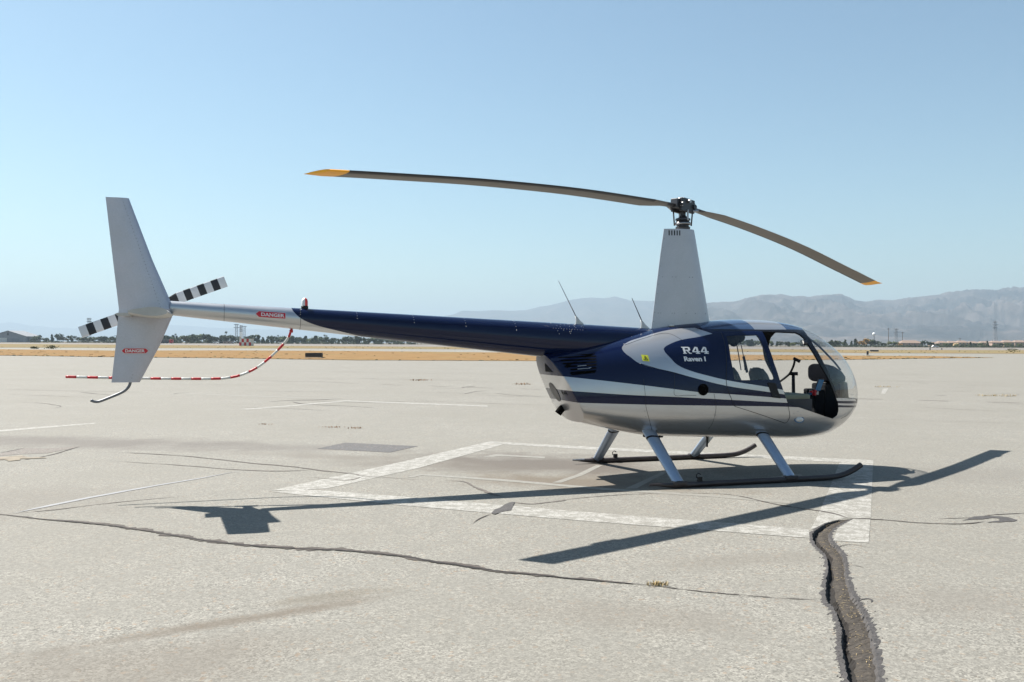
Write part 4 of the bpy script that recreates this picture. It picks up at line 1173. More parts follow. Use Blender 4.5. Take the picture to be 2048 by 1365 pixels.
# tail rotor -------------------------------------------------------------------------
tr = empty('tail_rotor', (0,0,0)); tr.parent = HELI; tag(tr, 'two-blade tail rotor with black and white bands')
TC = Vector((CX(-5.89)-.002, .25, 1.890)); TA = R(21.6)
MB().tube([(-5.83,.0,1.875),(-5.86,.12,1.882),TC], [.07,.05,.035], 14).build('gearbox', M['darksteel'], tr, smooth=True)
MB().tube([TC - Vector((.09,0,.035)), TC + Vector((.09,0,.035))], .03, 12).build('hub', M['steel'], tr, smooth=True)
for s in (-1, 1):
    tb_ = empty('tail_rotor_blade', (0,0,0)); tb_.parent = tr
    edges = [.10,.165] + [.165 + (.7365-.165)*k/8 for k in range(1, 9)]
    for k in range(len(edges)-1):
        ringz = []
        for r in (edges[k], edges[k+1]):
            tw = R(8); rg = []
            N = 7; ups = [.5*(1-math.cos(math.pi*j/N)) for j in range(N+1)]
            for q, sg2 in [(u_, 1) for u_ in ups] + [(u_, -1) for u_ in reversed(ups[1:-1])]:
                h = 5*.11*(.2969*math.sqrt(q)-.126*q-.3516*q*q+.2843*q**3-.1036*q**4)+.003
                c_ = .116 if r > .17 else .085
                ch = (.5-q)*c_*s; zz = sg2*h*c_
                al = s*r; x = TC.x + al*math.cos(TA) - ch*math.sin(TA)*math.cos(tw); z = TC.z + al*math.sin(TA) + ch*math.cos(TA)*math.cos(tw)
                rg.append((x, TC.y + zz + ch*math.sin(tw), z))
            ringz.append(rg)
        MB().loft(ringz).build('blade_band', M['bladeblack'] if (k % 2 == 1 or k == 0) else M['decalwhite'], tr, smooth=True, autosmooth=40, fixn=True)
    bpy.data.objects.remove(tb_)

# landing gear -----------------------------------------------------------------------
for s in (-1, 1):
    y = s*1.05; x0 = -.94; xf = 0.0
    pts_ = [(x0, y, .050)] + [(x0+.10, y, .045), (x0+.26, y, .035)] + [(x, y, .033) for x in np.linspace(-.50, 1.26, 10)]
    cur = spline([(1.26, y, .033),(1.44, y, .045),(1.60, y, .088),(1.745, y, .158)], 5)
    rad = [.006,.018,.031] + [.032]*10 + [.032]*len(cur)
    sk = MB().tube(pts_ + cur[1:], rad[:len(pts_)+len(cur)-1], 14).build('skid', M['skidpaint'], HELI, smooth=True, autosmooth=50)
    tag(sk, 'near dark skid tube' if s < 0 else 'far dark skid tube')
    MB().tube([(x0-.02, y, .052),(x0+.14, y, .046)], [.010,.020], 10).build('skid_cap', M['steel'] if s > 0 else M['skidpaint'], sk)
    wh = MB(); wh.box((-.36+0.0, y, .085), (.05,.03,.05)); wh.tube([(-.40+0.0, y, .10),(-.40+0.0, y, .135),(-.375+0.0, y, .15),(-.35+0.0, y, .135)], .006, 6)
    wh.build('wheel_bracket', M['black'], sk)
    wear = MB(); wear.box((.35, y, .012), (1.9, .03, .012)); wear.build('wear_shoe', M['black'], sk)
    for xt_, xb_ in ((-.64, -.61), (.80, .795)):
        xb2 = xb_
        top = Vector((xt_, s*.40, .56)); bot = Vector((xb2, s*1.045, .055))
        mb = MB(); rings = []
        for t in (0, .5, 1.0):
            c = top.lerp(bot, t); ch = .165 - .035*t; th = .034
            ax = (bot-top).normalized(); nr = Vector((1,0,0)).cross(ax).normalized()
            ring = []
            for k in range(20):
                a = 2*math.pi*k/20; ring.append(c + Vector((1,0,0))*math.cos(a)*ch*.5*(1.0) + nr*math.sin(a)*th*(1-.25*math.cos(a)))
            rings.append(ring)
        mb.loft(rings)
        stt = mb.build('skid_strut', M['strutsky'], HELI, smooth=True, autosmooth=50, fixn=True)
        bt = MB(); rg2 = []
        for t in (.15, .178):
            c = top.lerp(bot, t); ch = (.165 - .035*t)*1.04; th = .036; ax = (bot-top).normalized(); nr = Vector((1,0,0)).cross(ax).normalized()
            rg2.append([c + Vector((1,0,0))*math.cos(2*math.pi*k/20)*ch*.5 + nr*math.sin(2*math.pi*k/20)*th*(1-.25*math.cos(2*math.pi*k/20)) for k in range(20)])
        bt.loft(rg2).build('strut_boot', M['black'], stt, smooth=True, autosmooth=50, fixn=True)
        fz = MB(); c = bot + Vector((0, 0, -.005)); fz.box((c.x, s*1.05, .052), (.17,.075,.05)); fz.build('strut_shoe', M['skidpaint'], stt, bevel=.015)
    sk.select_set(False)
# belly bits
MB().tube([(.33,-.05,.44),(.33,-.05,.30)], .012, 8).build('drain_mast', M['black'], HELI)
MB().tube([(.42,.10,.43),(.44,.10,.33)], [.03,.012], 10).build('belly_antenna', M['white'], HELI)
MB().box((-.45,-.15,.462), (.20,.14,.03)).build('belly_scoop', M['black'], HELI, bevel=.01)

STATION[0] = True
# cabin interior ----------------------------------------------------------------------
MB().box((.92,0,.60), (1.70,.86,.03)).build('cabin_floor', M['carpet'], HELI)
bk = MB(); bk.poly([(.12, half(.12, z)*.97*s2, z) for s2, zs_ in ((1, np.linspace(.50,1.77,14)), (-1, np.linspace(1.77,.50,14))) for z in zs_]); bk.build('rear_bulkhead', M['interior'], HELI)
for s in (-1, 1):
    st_ = empty('front_seat', (0,0,0)); st_.parent = HELI
    MB().box((1.28, s*.31, .745), (.56,.46,.27)).build('seat_base', M['carpet'], st_, bevel=.01)
    MB().box((1.27, s*.31, .905), (.54,.45,.07)).build('seat_cushion', M['cushion'], st_, bevel=.025)
    b = MB(); rings = []
    for z, x, w, d in ((.88,1.06,.40,.09),(1.05,.97,.40,.10),(1.18,.915,.36,.09),(1.245,.895,.25,.06)):
        rings.append([(x + d*.5*math.cos(a), s*.31 + w*.5*(abs(math.sin(a))**.5)*math.copysign(1, math.sin(a)), z) for a in [k*math.pi/10 for k in range(20)]])
    b.loft(rings).build('seat_back', M['leather'], st_, smooth=True, autosmooth=50)
    p2 = MB(); p2.tube(spline([(.955,s*.31-.17,1.02),(.91,s*.31-.17,1.17),(.885,s*.31-.09,1.245),(.88,s*.31+.05,1.25)], 5), .008, 6); p2.build('piping', M['olive'], st_)
    st2 = empty('rear_seat', (0,0,0)); st2.parent = HELI
    MB().box((.47, s*.30, .76), (.50,.46,.25)).build('seat_base', M['carpet'], st2, bevel=.01)
    MB().box((.47, s*.30, .91), (.50,.45,.08)).build('seat_cushion', M['leather'], st2, bevel=.03)
    b = MB(); rings = []
    for z, x, w, d in ((.90,.36,.42,.12),(1.10,.32,.42,.12),(1.20,.30,.38,.11),(1.255,.29,.26,.07)):
        rings.append([(x + d*.5*math.cos(a), s*.30 + w*.5*(abs(math.sin(a))**.5)*math.copysign(1, math.sin(a)), z) for a in [k*math.pi/10 for k in range(20)]])
    b.loft(rings).build('seat_back', M['leather'], st2, smooth=True, autosmooth=50)
    # shoulder belts
    MB().tube(spline([(.72,s*.12,1.60),(.76,s*.12,1.42),(.80,s*.12,1.22)], 4), .007, 6).build('seat_belt', M['black'], HELI)
    MB().tube(spline([(.75,s*.16,1.60),(.80,s*.16,1.42),(.83,s*.16,1.22)], 4), .006, 6).build('seat_belt', M['black'], HELI)
MB().tube([(.85,-.1,1.385),(.905,-.1,1.19)], .017, 8).build('belt_stalk', M['black'], HELI)
# headset bundle hanging under the roof
for k, (x, y, z, rx) in enumerate(((.66,-.08,1.60,.085),(.82,.0,1.62,.10),(.74,-.05,1.575,.06))):
    mb = MB(); rings = []
    for j in range(9):
        a = -math.pi/2 + math.pi*j/8; rr = rx*max(.02, math.cos(a)); rings.append([(x + rr*math.cos(b_)*1.1, y + rr*.8*math.sin(b_), z + .07*math.sin(a)) for b_ in [q*math.pi/6 for q in range(12)]])
    mb.loft(rings); mb.build('headset_bundle', M['interior'], HELI, smooth=True)
# far door post behind the rear window glass, as a slim frame tube
# cyclic stick
cy = empty('cyclic_stick', (0,0,0)); cy.parent = HELI; tag(cy, 'black T-bar cyclic control between the front seats')
MB().tube([(1.70,0,.62),(1.694,0,.90),(1.69,0,1.165)], [.028,.024,.020], 12).build('stick_post', M['black'], cy, smooth=True)
MB().tube([(1.66,.03,1.165),(1.74,-.03,1.165)], .022, 10).build('stick_pivot', M['black'], cy, smooth=True)
MB().tube(spline([(1.72,.33,1.045),(1.68,.16,1.105),(1.65,.02,1.168),(1.60,-.12,1.27),(1.565,-.19,1.345)], 5), .014, 10).build('stick_bar', M['black'], cy, smooth=True)
MB().tube([(1.545,-.19,1.365),(1.62,-.22,1.325)], [.018,.022], 10).build('stick_grip', M['black'], cy, smooth=True)
# instrument pod and pedestal
pod = empty('instrument_panel', (0,0,0)); pod.parent = HELI; tag(pod, 'dark instrument pod and pedestal behind the windshield')
mb = MB(); rings = []
for x, w, z0, z1 in ((2.085,.17,1.12,1.25),(2.09,.205,1.07,1.28),(2.12,.225,1.055,1.29),(2.20,.235,1.05,1.27),(2.31,.215,1.04,1.215),(2.40,.16,1.05,1.15)):
    ring = []
    for k in range(24):
        a = 2*math.pi*k/24; c, s_ = math.cos(a), math.sin(a)
        ring.append((x, w*math.copysign(abs(c)**.5, c), (z0+z1)/2 + (z1-z0)/2*math.copysign(abs(s_)**.5, s_)))
    rings.append(ring)
mb.loft(rings); mb.build('panel_hood', simple('hood_vinyl', (.005,.006,.009), .9, spec=.04), pod, smooth=True, autosmooth=40, fixn=True)
MB().box((2.22,0,.82), (.28,.30,.44), taper=.92).build('pedestal', M['interior'], pod, bevel=.02); MB().box((2.395,0,.93), (.09,.40,.26), taper=.85).build('console_side', M['olive'], pod, bevel=.02)
MB().box((2.02,0,.78), (.16,.24,.38)).build('pedestal_face', M['interior'], pod, bevel=.02)
mb = MB(); c0 = Vector((1.945,-.20,1.025)); ux = Vector((.085,-.01,-.005)); uz = Vector((.070,0,.155))
tabm = MB(); tabm.prism([c0-ux*.5-uz*.5, c0+ux*.5-uz*.5, c0+ux*.5+uz*.5, c0-ux*.5+uz*.5], (.004,.016,.004)); tabm.build('tablet', M['black'], pod, fixn=True)
MB().poly([c0+Vector((0,-.003,0))-ux*.44-uz*.44, c0+Vector((0,-.003,0))+ux*.44-uz*.44, c0+Vector((0,-.003,0))+ux*.44+uz*.44, c0+Vector((0,-.003,0))-ux*.44+uz*.44]).build('tablet_screen', M['screen'], pod)
for k in range(26):
    x, y, z = 1.80+random.random()*.14, -.20+random.random()*.10, .905+random.random()*.05
    MB().box((x, y, z), (random.uniform(.02,.05), random.uniform(.015,.04), random.uniform(.012,.045)), random.random()*3).build('switch_knob', M[('paper','black','red','steel','black','screen','black')[k % 7]], pod)
STATION[0] = False
# windshield centre strip following the glass
MB().tube(spline([(1.66,0,1.735),(1.73,0,1.685),(1.817,0,1.617),(1.966,0,1.518),(2.118,0,1.392),(2.22,0,1.30),(2.30,0,1.215)], 5), .013, 8).build('windshield_strip', M['black'], wsh, smooth=True)
# round landing-light style mirror on the post
MB().lathe([(0,-.01),(.028,-.01),(.034,.0),(.032,.03),(0,.035)], (1.42,-.43,1.56), 16, axis='x').build('compass', M['darksteel'], HELI, smooth=True, autosmooth=40)
MB().lathe([(0,0),(.024,0),(.024,.003)], (1.405,-.43,1.56), 16, axis='x').build('compass_face', M['paper'], HELI)

# ================================================================== things on the airfield
def weed(u, v, n, hgt, mat, label, spread=.05, flat=False):
    c = G(u, v); mb = MB()
    for k in range(n):
        a = random.random()*6.28; r = random.random()*spread; x, y = r*math.cos(a)*2.0, r*math.sin(a)
        h = hgt*random.uniform(.4, 1); w = hgt*.05+.0015; lean = random.uniform(.2, .9)*h
        b = random.random()*6.28; tip = (x+lean*math.cos(b), y+lean*math.sin(b), h if not flat else h*.4)
        mid = (x+lean*.4*math.cos(b), y+lean*.4*math.sin(b), h*.6)
        p = Vector((-math.sin(b), math.cos(b), 0))*w
        mb.add([(x-p.x, y-p.y, 0), (x+p.x, y+p.y, 0), (mid[0]+p.x*.8, mid[1]+p.y*.8, mid[2]), (mid[0]-p.x*.8, mid[1]-p.y*.8, mid[2]), tip], [(0,1,2,3),(3,2,4)])
    o = mb.build('dry_weed', M[mat]); o.location = (c.x, c.y, .006)
    return tag(o, label, 'weed', 'dry weeds growing in the apron')
weed(1315, 1172, 110, .030, 'straw', 'golden dry grass tuft growing in the long foreground crack', .035)
weed(664, 856, 40, .05, 'rust', 'flat brown dry weed left of another, beyond the dark square patch', .12, True)
weed(708, 858, 40, .05, 'rust', 'flat brown dry weed right of its twin, beyond the dark square patch', .10, True)
weed(530, 850, 30, .04, 'rust', 'small brown dry weed alone on the apron below the tail boom', .08, True)
weed(840, 762, 60, .12, 'rust', 'orange dry weed far out on the apron below the navy boom', .3, True)
weed(1044, 770, 60, .12, 'rust', 'orange dry weed on the apron just behind the rear panel', .2, True)
weed(1990, 793, 60, .10, 'straw', 'straw-coloured dry weed far right on the apron', .35, True)
weed(1772, 775, 40, .10, 'straw', 'pale dry weed above the short white dash beyond the nose', .3, True)

M['signback'] = simple('sign_back', (0.018, 0.019, 0.024), 0.5)
M['signframe'] = simple('sign_frame', (0.10, 0.10, 0.10), 0.5)
M['concrete'] = simple('concrete', (0.42, 0.40, 0.37), 0.9)
def sign(u, v, w, h, rz, label, slope=0.0):
    c = G(u, v); e = empty('taxiway_sign', (c.x, c.y, .03), rz); tag(e, label, 'sign', 'airfield signs at the grass edge')
    MB().prism([(-w/2, -.12, .10), (w/2, -.12, .10), (w/2+.03, -.12, .10+h*.5), (w/2, -.12, .10+h), (-w/2, -.12, .10+h-slope), (-w/2-.03, -.12, .10+h*.5)], (0, .24, 0)).build('housing', M['signback'], e, fixn=True)
    for s in (-1, 1):
        MB().box((s*w*.46, -.125, .10+h/2), (.03, .012, h*.96)).build('end_rail', M['signframe'], e)
        MB().tube([(s*w*.3, 0, 0), (s*w*.3, 0, .14)], .03, 8).build('leg', M['concrete'], e)
    MB().box((0, 0, .02), (w*1.05, .5, .05)).build('pad', M['concrete'], e)
    return e
sign(628, 717.5, 1.60, .42, R(-4), 'long black sign housing seen from behind in the grass left of the helicopter', .03)
sign(1735, 711.5, .5, .52, R(75), 'narrow black sign seen edge-on in the grass beyond the nose')
sign(1748.5, 704.5, 1.9, .32, R(6), 'long low black-based sign beyond the nose, past the taxiway')
sign(1860, 701.5, .45, .75, R(70), 'small upright dark sign right of the other signs, far over the runway')
sign(1883.5, 700.5, .4, .5, R(70), 'tiny dark sign farthest right beyond the nose')

# red and white checkered shelter
c = G(493, 692.2); e = empty('equipment_shelter', (c.x, c.y, 0), R(-6)); tag(e, 'red and white checkered equipment shelter left of the boom', 'shelter')
MB().box((0, 0, 1.38), (4.8, 2.6, 2.75)).build('shelter_body', M['white'], e)
for i in range(5):
    for j in range(2):
        MB().box((-1.92+.96*i, -1.31, .72+1.36*j), (.95, .05, 1.34)).build('checker_panel', M['red' if (i+j) % 2 == 0 else 'decalwhite'], e)
MB().box((0, 0, 2.79), (5.0, 2.8, .08)).build('roof', M['white'], e)
# lattice masts
def lattice(name, u, v0, v1, d, wb, wt, mats, label, cat, n=8, arms=(), group=None):
    base = at(u, d); e = empty(name, base); H_ = height_at(u, v1, d); tag(e, label, cat, group)
    legs = []
    for sx, sy in ((-1,-1),(1,-1),(1,1),(-1,1)):
        for k in range(len(mats)):
            a, b = k/len(mats), (k+1)/len(mats)
            P = lambda t: (sx*(wb+(wt-wb)*t)/2, sy*(wb+(wt-wb)*t)/2, H_*t)
            MB().tube([P(a), P(b)], wb*.035+.03, 5).build('leg', mats[k], e)
    for k in range(len(mats)):
        mb = MB()
        for i in range(n):
            t0, t1 = (k+i/n)/len(mats), (k+(i+1)/n)/len(mats); w0, w1 = (wb+(wt-wb)*t0)/2, (wb+(wt-wb)*t1)/2
            for ax in range(4):
                q = [(-1,-1),(1,-1),(1,1),(-1,1)]; a, b = q[ax], q[(ax+1) % 4]
                mb.tube([(a[0]*w0, a[1]*w0, H_*t0), (b[0]*w1, b[1]*w1, H_*t1)], wb*.02+.02, 4)
                mb.tube([(b[0]*w0, b[1]*w0, H_*t0), (a[0]*w1, a[1]*w1, H_*t1)], wb*.02+.02, 4)
        mb.build('bracing', mats[k], e)
    for za, wa in arms:
        MB().box((0, 0, H_*za), (wa, wt*.8, wt*.35)).build('cross_arm', mats[-1], e)
    return e
M['galv'] = simple('galvanised', (0.19, 0.195, 0.21), 0.6)
M['orange'] = simple('mast_orange', (0.62, 0.10, 0.04), 0.5)
lattice('antenna_mast', 482, 692, 651, 382, 1.0, .8, [M['orange'], M['white'], M['galv']], 'slim orange and white lattice mast beside the checkered shelter', 'mast', 4)
lattice('transmission_tower', 473, 688, 648, 1500, 4.0, 3.0, [M['galv']], 'faint grey pylon left of the orange mast', 'pylon', 9, ((.95, 8), (.8, 9)))
lattice('transmission_tower', 489, 688, 652, 1500, 3.0, 2.4, [M['galv']], 'faint grey pylon right of the orange mast', 'pylon', 9, ((.95, 7),))
lattice('transmission_tower', 178, 686, 636, 1500, 5.0, 3.6, [M['galv']], 'faint grey pylon above the white-tipped tail rotor blade', 'pylon', 9, ((.95, 7), (.85, 7)))
lattice('transmission_tower', 1792, 693, 657, 1500, 6.0, 2.2, [M['galv']], 'grey pylon between two wooden poles beyond the nose', 'pylon', 8, ((.95, 9), (.78, 11)))
lattice('transmission_tower', 1990, 693, 642, 1600, 7.0, 2.2, [M['galv']], 'tall grey pylon at the right in front of the mountain', 'pylon', 9, ((.95, 9), (.84, 12), (.73, 9)))
def pole(u, v1, d, label):
    e = empty('utility_pole', at(u, d)); tag(e, label, 'utility pole', 'wooden poles at the treeline'); H_ = height_at(u, v1, d)
    MB().tube([(0,0,0),(0,0,H_)], [.35,.22], 8).build('pole', M['bark'], e)
    MB().box((0,0,H_*.93), (3.2,.25,.3)).build('cross_arm', M['bark'], e)
pole(1777, 656, 820, 'taller wooden pole left of the tan house'); pole(1805, 664, 900, 'wooden pole above the tan house roof'); pole(1920, 676, 950, 'short wooden pole above the row of houses')
# water tank
e = empty('water_tank', at(1748, 1600)); tag(e, 'white globe water tank above the trees beyond the nose', 'water tank')
zt_ = height_at(1748, 669, 1600); pr = [(.02, zt_-3.2)] + [(3.1*math.cos(a), zt_+3.1*math.sin(a)) for a in np.linspace(-1.3, 1.3, 10)] + [(.02, zt_+3.15)]
MB().lathe(pr, sides=18).build('globe', M['decalwhite'], e, smooth=True)
MB().lathe([(2.2,0),(1.0,3),(.8,zt_-3)], sides=12).build('stem', M['galv'], e)
# red vehicle
c = at(336, 700); e = empty('airfield_truck', (c.x, c.y, 0)); tag(e, 'red-cabbed dark tanker truck by the trees right of the lower fin', 'truck')
MB().box((-2.6,0,1.75), (7.4,2.3,2.1)).build('tank', M['darksteel'], e, bevel=.2)
MB().box((2.6,0,1.7), (2.6,2.4,2.5)).build('cab', M['red'], e, bevel=.2)
MB().box((3.3,-1.21,2.2), (1.0,.05,.8)).build('window', M['black'], e)
for x in (-5.0,-3.8,-1.0,2.6): 
    for s in (-1,1): MB().lathe([(0,-.15),(.5,-.15),(.5,.15),(0,.15)], (x, s*1.0, .5), 12, axis='y').build('wheel', M['rubber'], e)
def car(u, d, mat, label):
    c = at(u, d); e = empty('parked_car', (c.x, c.y, 0)); tag(e, label, 'car', 'cars parked by the far treeline')
    mb = MB(); mb.prism([(-2.2,-.9,.4),(2.2,-.9,.4),(2.25,-.9,.9),(1.2,-.9,1.0),(.6,-.9,1.55),(-1.2,-.9,1.6),(-1.9,-.9,1.0),(-2.25,-.9,.95)], (0,1.8,0)); mb.build('body', mat, e, fixn=True, bevel=.06)
    MB().prism([(-1.6,-.91,1.02),(.95,-.91,1.02),(.55,-.91,1.48),(-1.1,-.91,1.52)], (0,1.82,0)).build('window', M['black'], e, fixn=True)
    for x in (-1.4,1.4):
        for s in (-1,1): MB().lathe([(0,-.12),(.34,-.12),(.34,.12),(0,.12)], (x, s*.82, .34), 12, axis='y').build('wheel', M['rubber'], e)
car(432, 720, M['decalwhite'], 'white car left of the low shed by the trees'); car(443, 740, M['black'], 'dark car directly left of the low shed'); car(463, 735, M['decalwhite'], 'white car directly right of the low shed'); car(1870, 640, M['decalwhite'], 'white car at the foot of the row of houses')
# buildings ------------------------------------------------------------------------------
M['hangar'] = simple('hangar_metal', (0.22, 0.225, 0.25), 0.6, scale=.5)
M['stucco'] = simple('tan_stucco', (0.42, 0.30, 0.17), 0.9, scale=.4)
M['stucco2'] = simple('rose_stucco', (0.36, 0.26, 0.21), 0.9, scale=.4)
M['tile'] = simple('roof_tile', (0.19, 0.135, 0.105), 0.85, scale=1.5)
M['pane'] = simple('dark_pane', (0.03, 0.035, 0.04), 0.2)
def hangar(u0, u1, vr, ve, d, label):
    c = at((u0+u1)/2, d); w = (u1-u0)*d/FPX; hr = height_at((u0+u1)/2, vr, d); he = height_at((u0+u1)/2, ve, d)
    e = empty('hangar', (c.x, c.y, 0)); tag(e, label, 'hangar')
    MB().prism([(-w/2,0,0),(w/2,0,0),(w/2,0,he),(0,0,hr),(-w/2,0,he)], (0,30,0)).build('wall', M['hangar'], e, fixn=True)
    for s in (-1, 1):
        MB().prism([(s*w*.52,-.6,he-.35),(0,-.6,hr+.15),(0,-.6,hr+.55),(s*w*.52,-.6,he+.05)], (0,31.2,0)).build('roof', M['galv'], e, fixn=True)
    MB().box((0,-.15,hr-3.0), (2.0,.2,3.2)).build('vent', M['pane'], e)
    MB().box((-w*.18,-.15,2.3), (w*.30,.2,4.6)).build('door', M['white'], e); MB().box((w*.2,-.15,2.0), (w*.2,.2,4.0)).build('door', M['galv'], e)
hangar(-20, 52, 662.5, 673, 950, 'grey gabled hangar with dark vent at the far left')
def block(name, u0, u1, v, d, dep, mat, label, cat, nw=4, rows=1):
    c = at((u0+u1)/2, d); w = (u1-u0)*d/FPX; hh = height_at((u0+u1)/2, v, d); e = empty(name, (c.x, c.y, 0)); tag(e, label, cat)
    MB().box((0, dep/2, hh/2), (w, dep, hh)).build('wall', mat, e)
    MB().box((0, dep/2, hh+.12), (w+.5, dep+.5, .25)).build('roof', M['galv'], e)
    for i in range(nw):
        for j in range(rows): MB().box((-w/2+w*(i+.5)/nw, -.06, hh*(j+.55)/rows), (w/nw*.4, .14, hh/rows*.32)).build('window', M['pane'], e)
block('annex_building', 52, 66, 675, 955, 15, M['hangar'], 'low pale annex right of the hangar', 'building', 2)
block('warehouse', 686, 716, 674.5, 1100, 20, M['white'], 'long white building behind the trees below the boom', 'building', 6)
block('shed', 446, 461, 683.5, 730, 8, M['stucco2'], 'low tan shed in front of the trees left of the orange mast', 'shed', 2)
def house(u0, u1, veave, vridge, d, mat, label, group=None, nw=4):
    c = at((u0+u1)/2, d); w = (u1-u0)*d/FPX; um = (u0+u1)/2; he = height_at(um, veave, d); hr = height_at(um, vridge, d); dep = 11
    e = empty('house', (c.x, c.y, 0)); tag(e, label, 'house', group)
    MB().box((0, dep/2, he/2), (w, dep, he)).build('wall', mat, e)
    o = .5
    MB().add([(-w/2-o,-o,he),(w/2+o,-o,he),(w/2+o,dep+o,he),(-w/2-o,dep+o,he),(-w/2+w*.22,dep/2,hr),(w/2-w*.22,dep/2,hr)], [(0,1,5,4),(1,2,5),(2,3,4,5),(3,0,4),(3,2,1,0)]).build('roof', M['tile'], e)
    for i in range(nw):
        for j in range(2):
            f = MB().box((-w/2+w*(i+.5)/nw, -.05, he*(.27+.47*j)), (1.5, .16, 1.3)).build('window', M['white'], e)
            MB().box((-w/2+w*(i+.5)/nw, -.14, he*(.27+.47*j)), (1.2, .06, 1.0)).build('pane', M['pane'], f)
    MB().box((w*.1, -.8, he*.27), (w*.3, 1.4, he*.5)).build('porch', mat, e)
hg = 'tan two-storey houses with tiled roofs in a row at right'
house(1802, 1846, 686.5, 681, 800, M['stucco2'], 'largest rose-tan house with long tiled roof beyond the nose')
for i, (u0, u1, ve, vr) in enumerate(((1866,1879,688,684.5),(1878,1897,686,682.5),(1898,1916,686,682.5),(1917,1938,685.5,681.5),(1940,1960,686.5,683),(1962,1984,686,682.8),(1985,2006,685.5,682),(2008,2029,685,681),(2030,2056,685,681))):
    house(u0, u1, ve, vr, 850 + (i % 3)*14, M['stucco' if i % 2 else 'stucco2'], 'tan two-storey house with tiled roof in the row at the right edge', hg, 3)

# trees ------------------------------------------------------------------------------------
def crown_mesh(kind, seed, mat):
    rnd = random.Random(seed); mb = MB()
    if kind == 'round': blobs = [(rnd.uniform(-.42,.42), rnd.uniform(-.42,.42), rnd.uniform(.36,.86), rnd.uniform(.14,.28)) for _ in range(11)]
    elif kind == 'tall': blobs = [(rnd.uniform(-.14,.14)*(1-t*.6), rnd.uniform(-.14,.14)*(1-t*.6), .16+.78*t, .20*(1-t*.72)+.03) for t in [i/11 for i in range(12)]]
    elif kind == 'bush': blobs = [(rnd.uniform(-.7,.7), rnd.uniform(-.5,.5), rnd.uniform(.12,.62), rnd.uniform(.18,.36)) for _ in range(14)]
    else: blobs = [(rnd.uniform(-.38,.38), rnd.uniform(-.38,.38), rnd.uniform(.45,.95), rnd.uniform(.08,.18)) for _ in range(12)]
    for bx, by, bz, br in blobs:
        for k in range(44):
            v = Vector((rnd.gauss(0,1), rnd.gauss(0,1), rnd.gauss(0,1))).normalized()*br*rnd.uniform(.55,1.1)
            p = Vector((bx, by, bz)) + Vector((v.x, v.y, v.z*.85)); n = Vector((rnd.gauss(0,1), rnd.gauss(0,1), rnd.gauss(0,1)+.5)).normalized()
            s = rnd.uniform(.045,.095); a = n.orthogonal().normalized()*s; b = n.cross(a).normalized()*s*rnd.uniform(.5,1)
            mb.add([p-a, p-b, p+a, p+b], [(0,1,2,3)])
    me_o = mb.build('crown', mat); return me_o
def tree_proto(kind, seed, mat, name):
    e = empty(name)
    cr = crown_mesh(kind, seed, mat); cr.parent = e
    tk = MB(); tk.tube([(0,0,0),(.01,0,.25),(0,.01,.6)], [.035,.026,.012], 7)
    for k in range(4):
        a = k*1.6+seed; tk.tube([(0,0,.25+.06*k),(.16*math.cos(a),.16*math.sin(a),.48+.07*k)], [.016,.006], 5)
    tk.build('trunk', M['bark'], e)
    return e
protos = {
 'dark': [tree_proto('round', s, M['leaf'], 'broadleaf_tree') for s in (1, 2, 3)],
 'green': [tree_proto('round', s, M['leafgreen'], 'broadleaf_tree') for s in (4, 5)],
 'cone': [tree_proto('tall', s, M['leaf'], 'conifer_tree') for s in (6, 7, 8)],
 'gold': [tree_proto('round', s, M['leafgold'], 'autumn_tree') for s in (9, 10)],
 'grey': [tree_proto('sparse', s, M['leafgrey'], 'sparse_tree') for s in (11, 12)],
 'bush': [tree_proto('bush', s, M['leaf'], 'shrub') for s in (13, 14)],
}
used = set()
def put_tree(kind, u, vtop, d, label, group=None, wide=1.0, cat='tree'):
    p = random.choice(protos[kind]); hh = max(2.0, height_at(u, vtop, d))
    if p.name in used: o = copy_tree(p)
    else: o = p; used.add(p.name)
    c = at(u, d); o.location = (c.x, c.y, -.05); o.rotation_euler = (0, 0, random.random()*6.28)
    s = hh/ (1.02 if kind != 'bush' else .9); o.scale = (s*wide, s*wide, s)
    tag(o, label, cat, group)
    return o
def palm_proto():
    e = empty('palm_tree'); MB().tube([(0,0,0),(.01,0,.5),(0,0,.88)], [.022,.015,.013], 8).build('trunk', M['bark'], e)
    mb = MB()
    for k in range(30):
        a = random.random()*6.28; el = random.uniform(-.9, 1.2); l = random.uniform(.12,.19)
        d = Vector((math.cos(a)*math.cos(el), math.sin(a)*math.cos(el), math.sin(el))); n = Vector((-math.sin(a), math.cos(a), 0))
        p = Vector((0,0,.88)); m_ = p + d*l*.55; t = p + d*l + Vector((0,0,-.04))
        mb.add([p, m_-n*.022, t, m_+n*.022], [(0,1,2,3)])
    mb.build('crown', M['leaf'], e); return e
PALM = palm_proto(); palm_first = [True]
def palm(u, vtop, d, label):
    o = PALM if palm_first[0] else copy_tree(PALM); palm_first[0] = False
    hh = height_at(u, vtop, d); c = at(u, d); o.location = (c.x, c.y, 0); o.scale = (hh*.97,)*3; o.rotation_euler = (0,0,random.random()*6)
    tag(o, label, 'palm tree')
palm(452, 661, 1000, 'tall lone fan palm above the trees left of the orange mast')
palm(351, 666, 950, 'palm sticking out of the trees just right of the lower fin')
palm(649, 668, 1000, 'left palm of the pair above the trees below the boom'); palm(653, 669.5, 1010, 'right palm of the pair above the trees below the boom')
palm(556, 669, 950, 'palm above the trees just left of the striped guard tube')
GL = 'trees of the left treeline'; GR_ = 'trees of the right treeline'
Ld = 'dark tree in the dense row behind the runway, left of the helicopter'
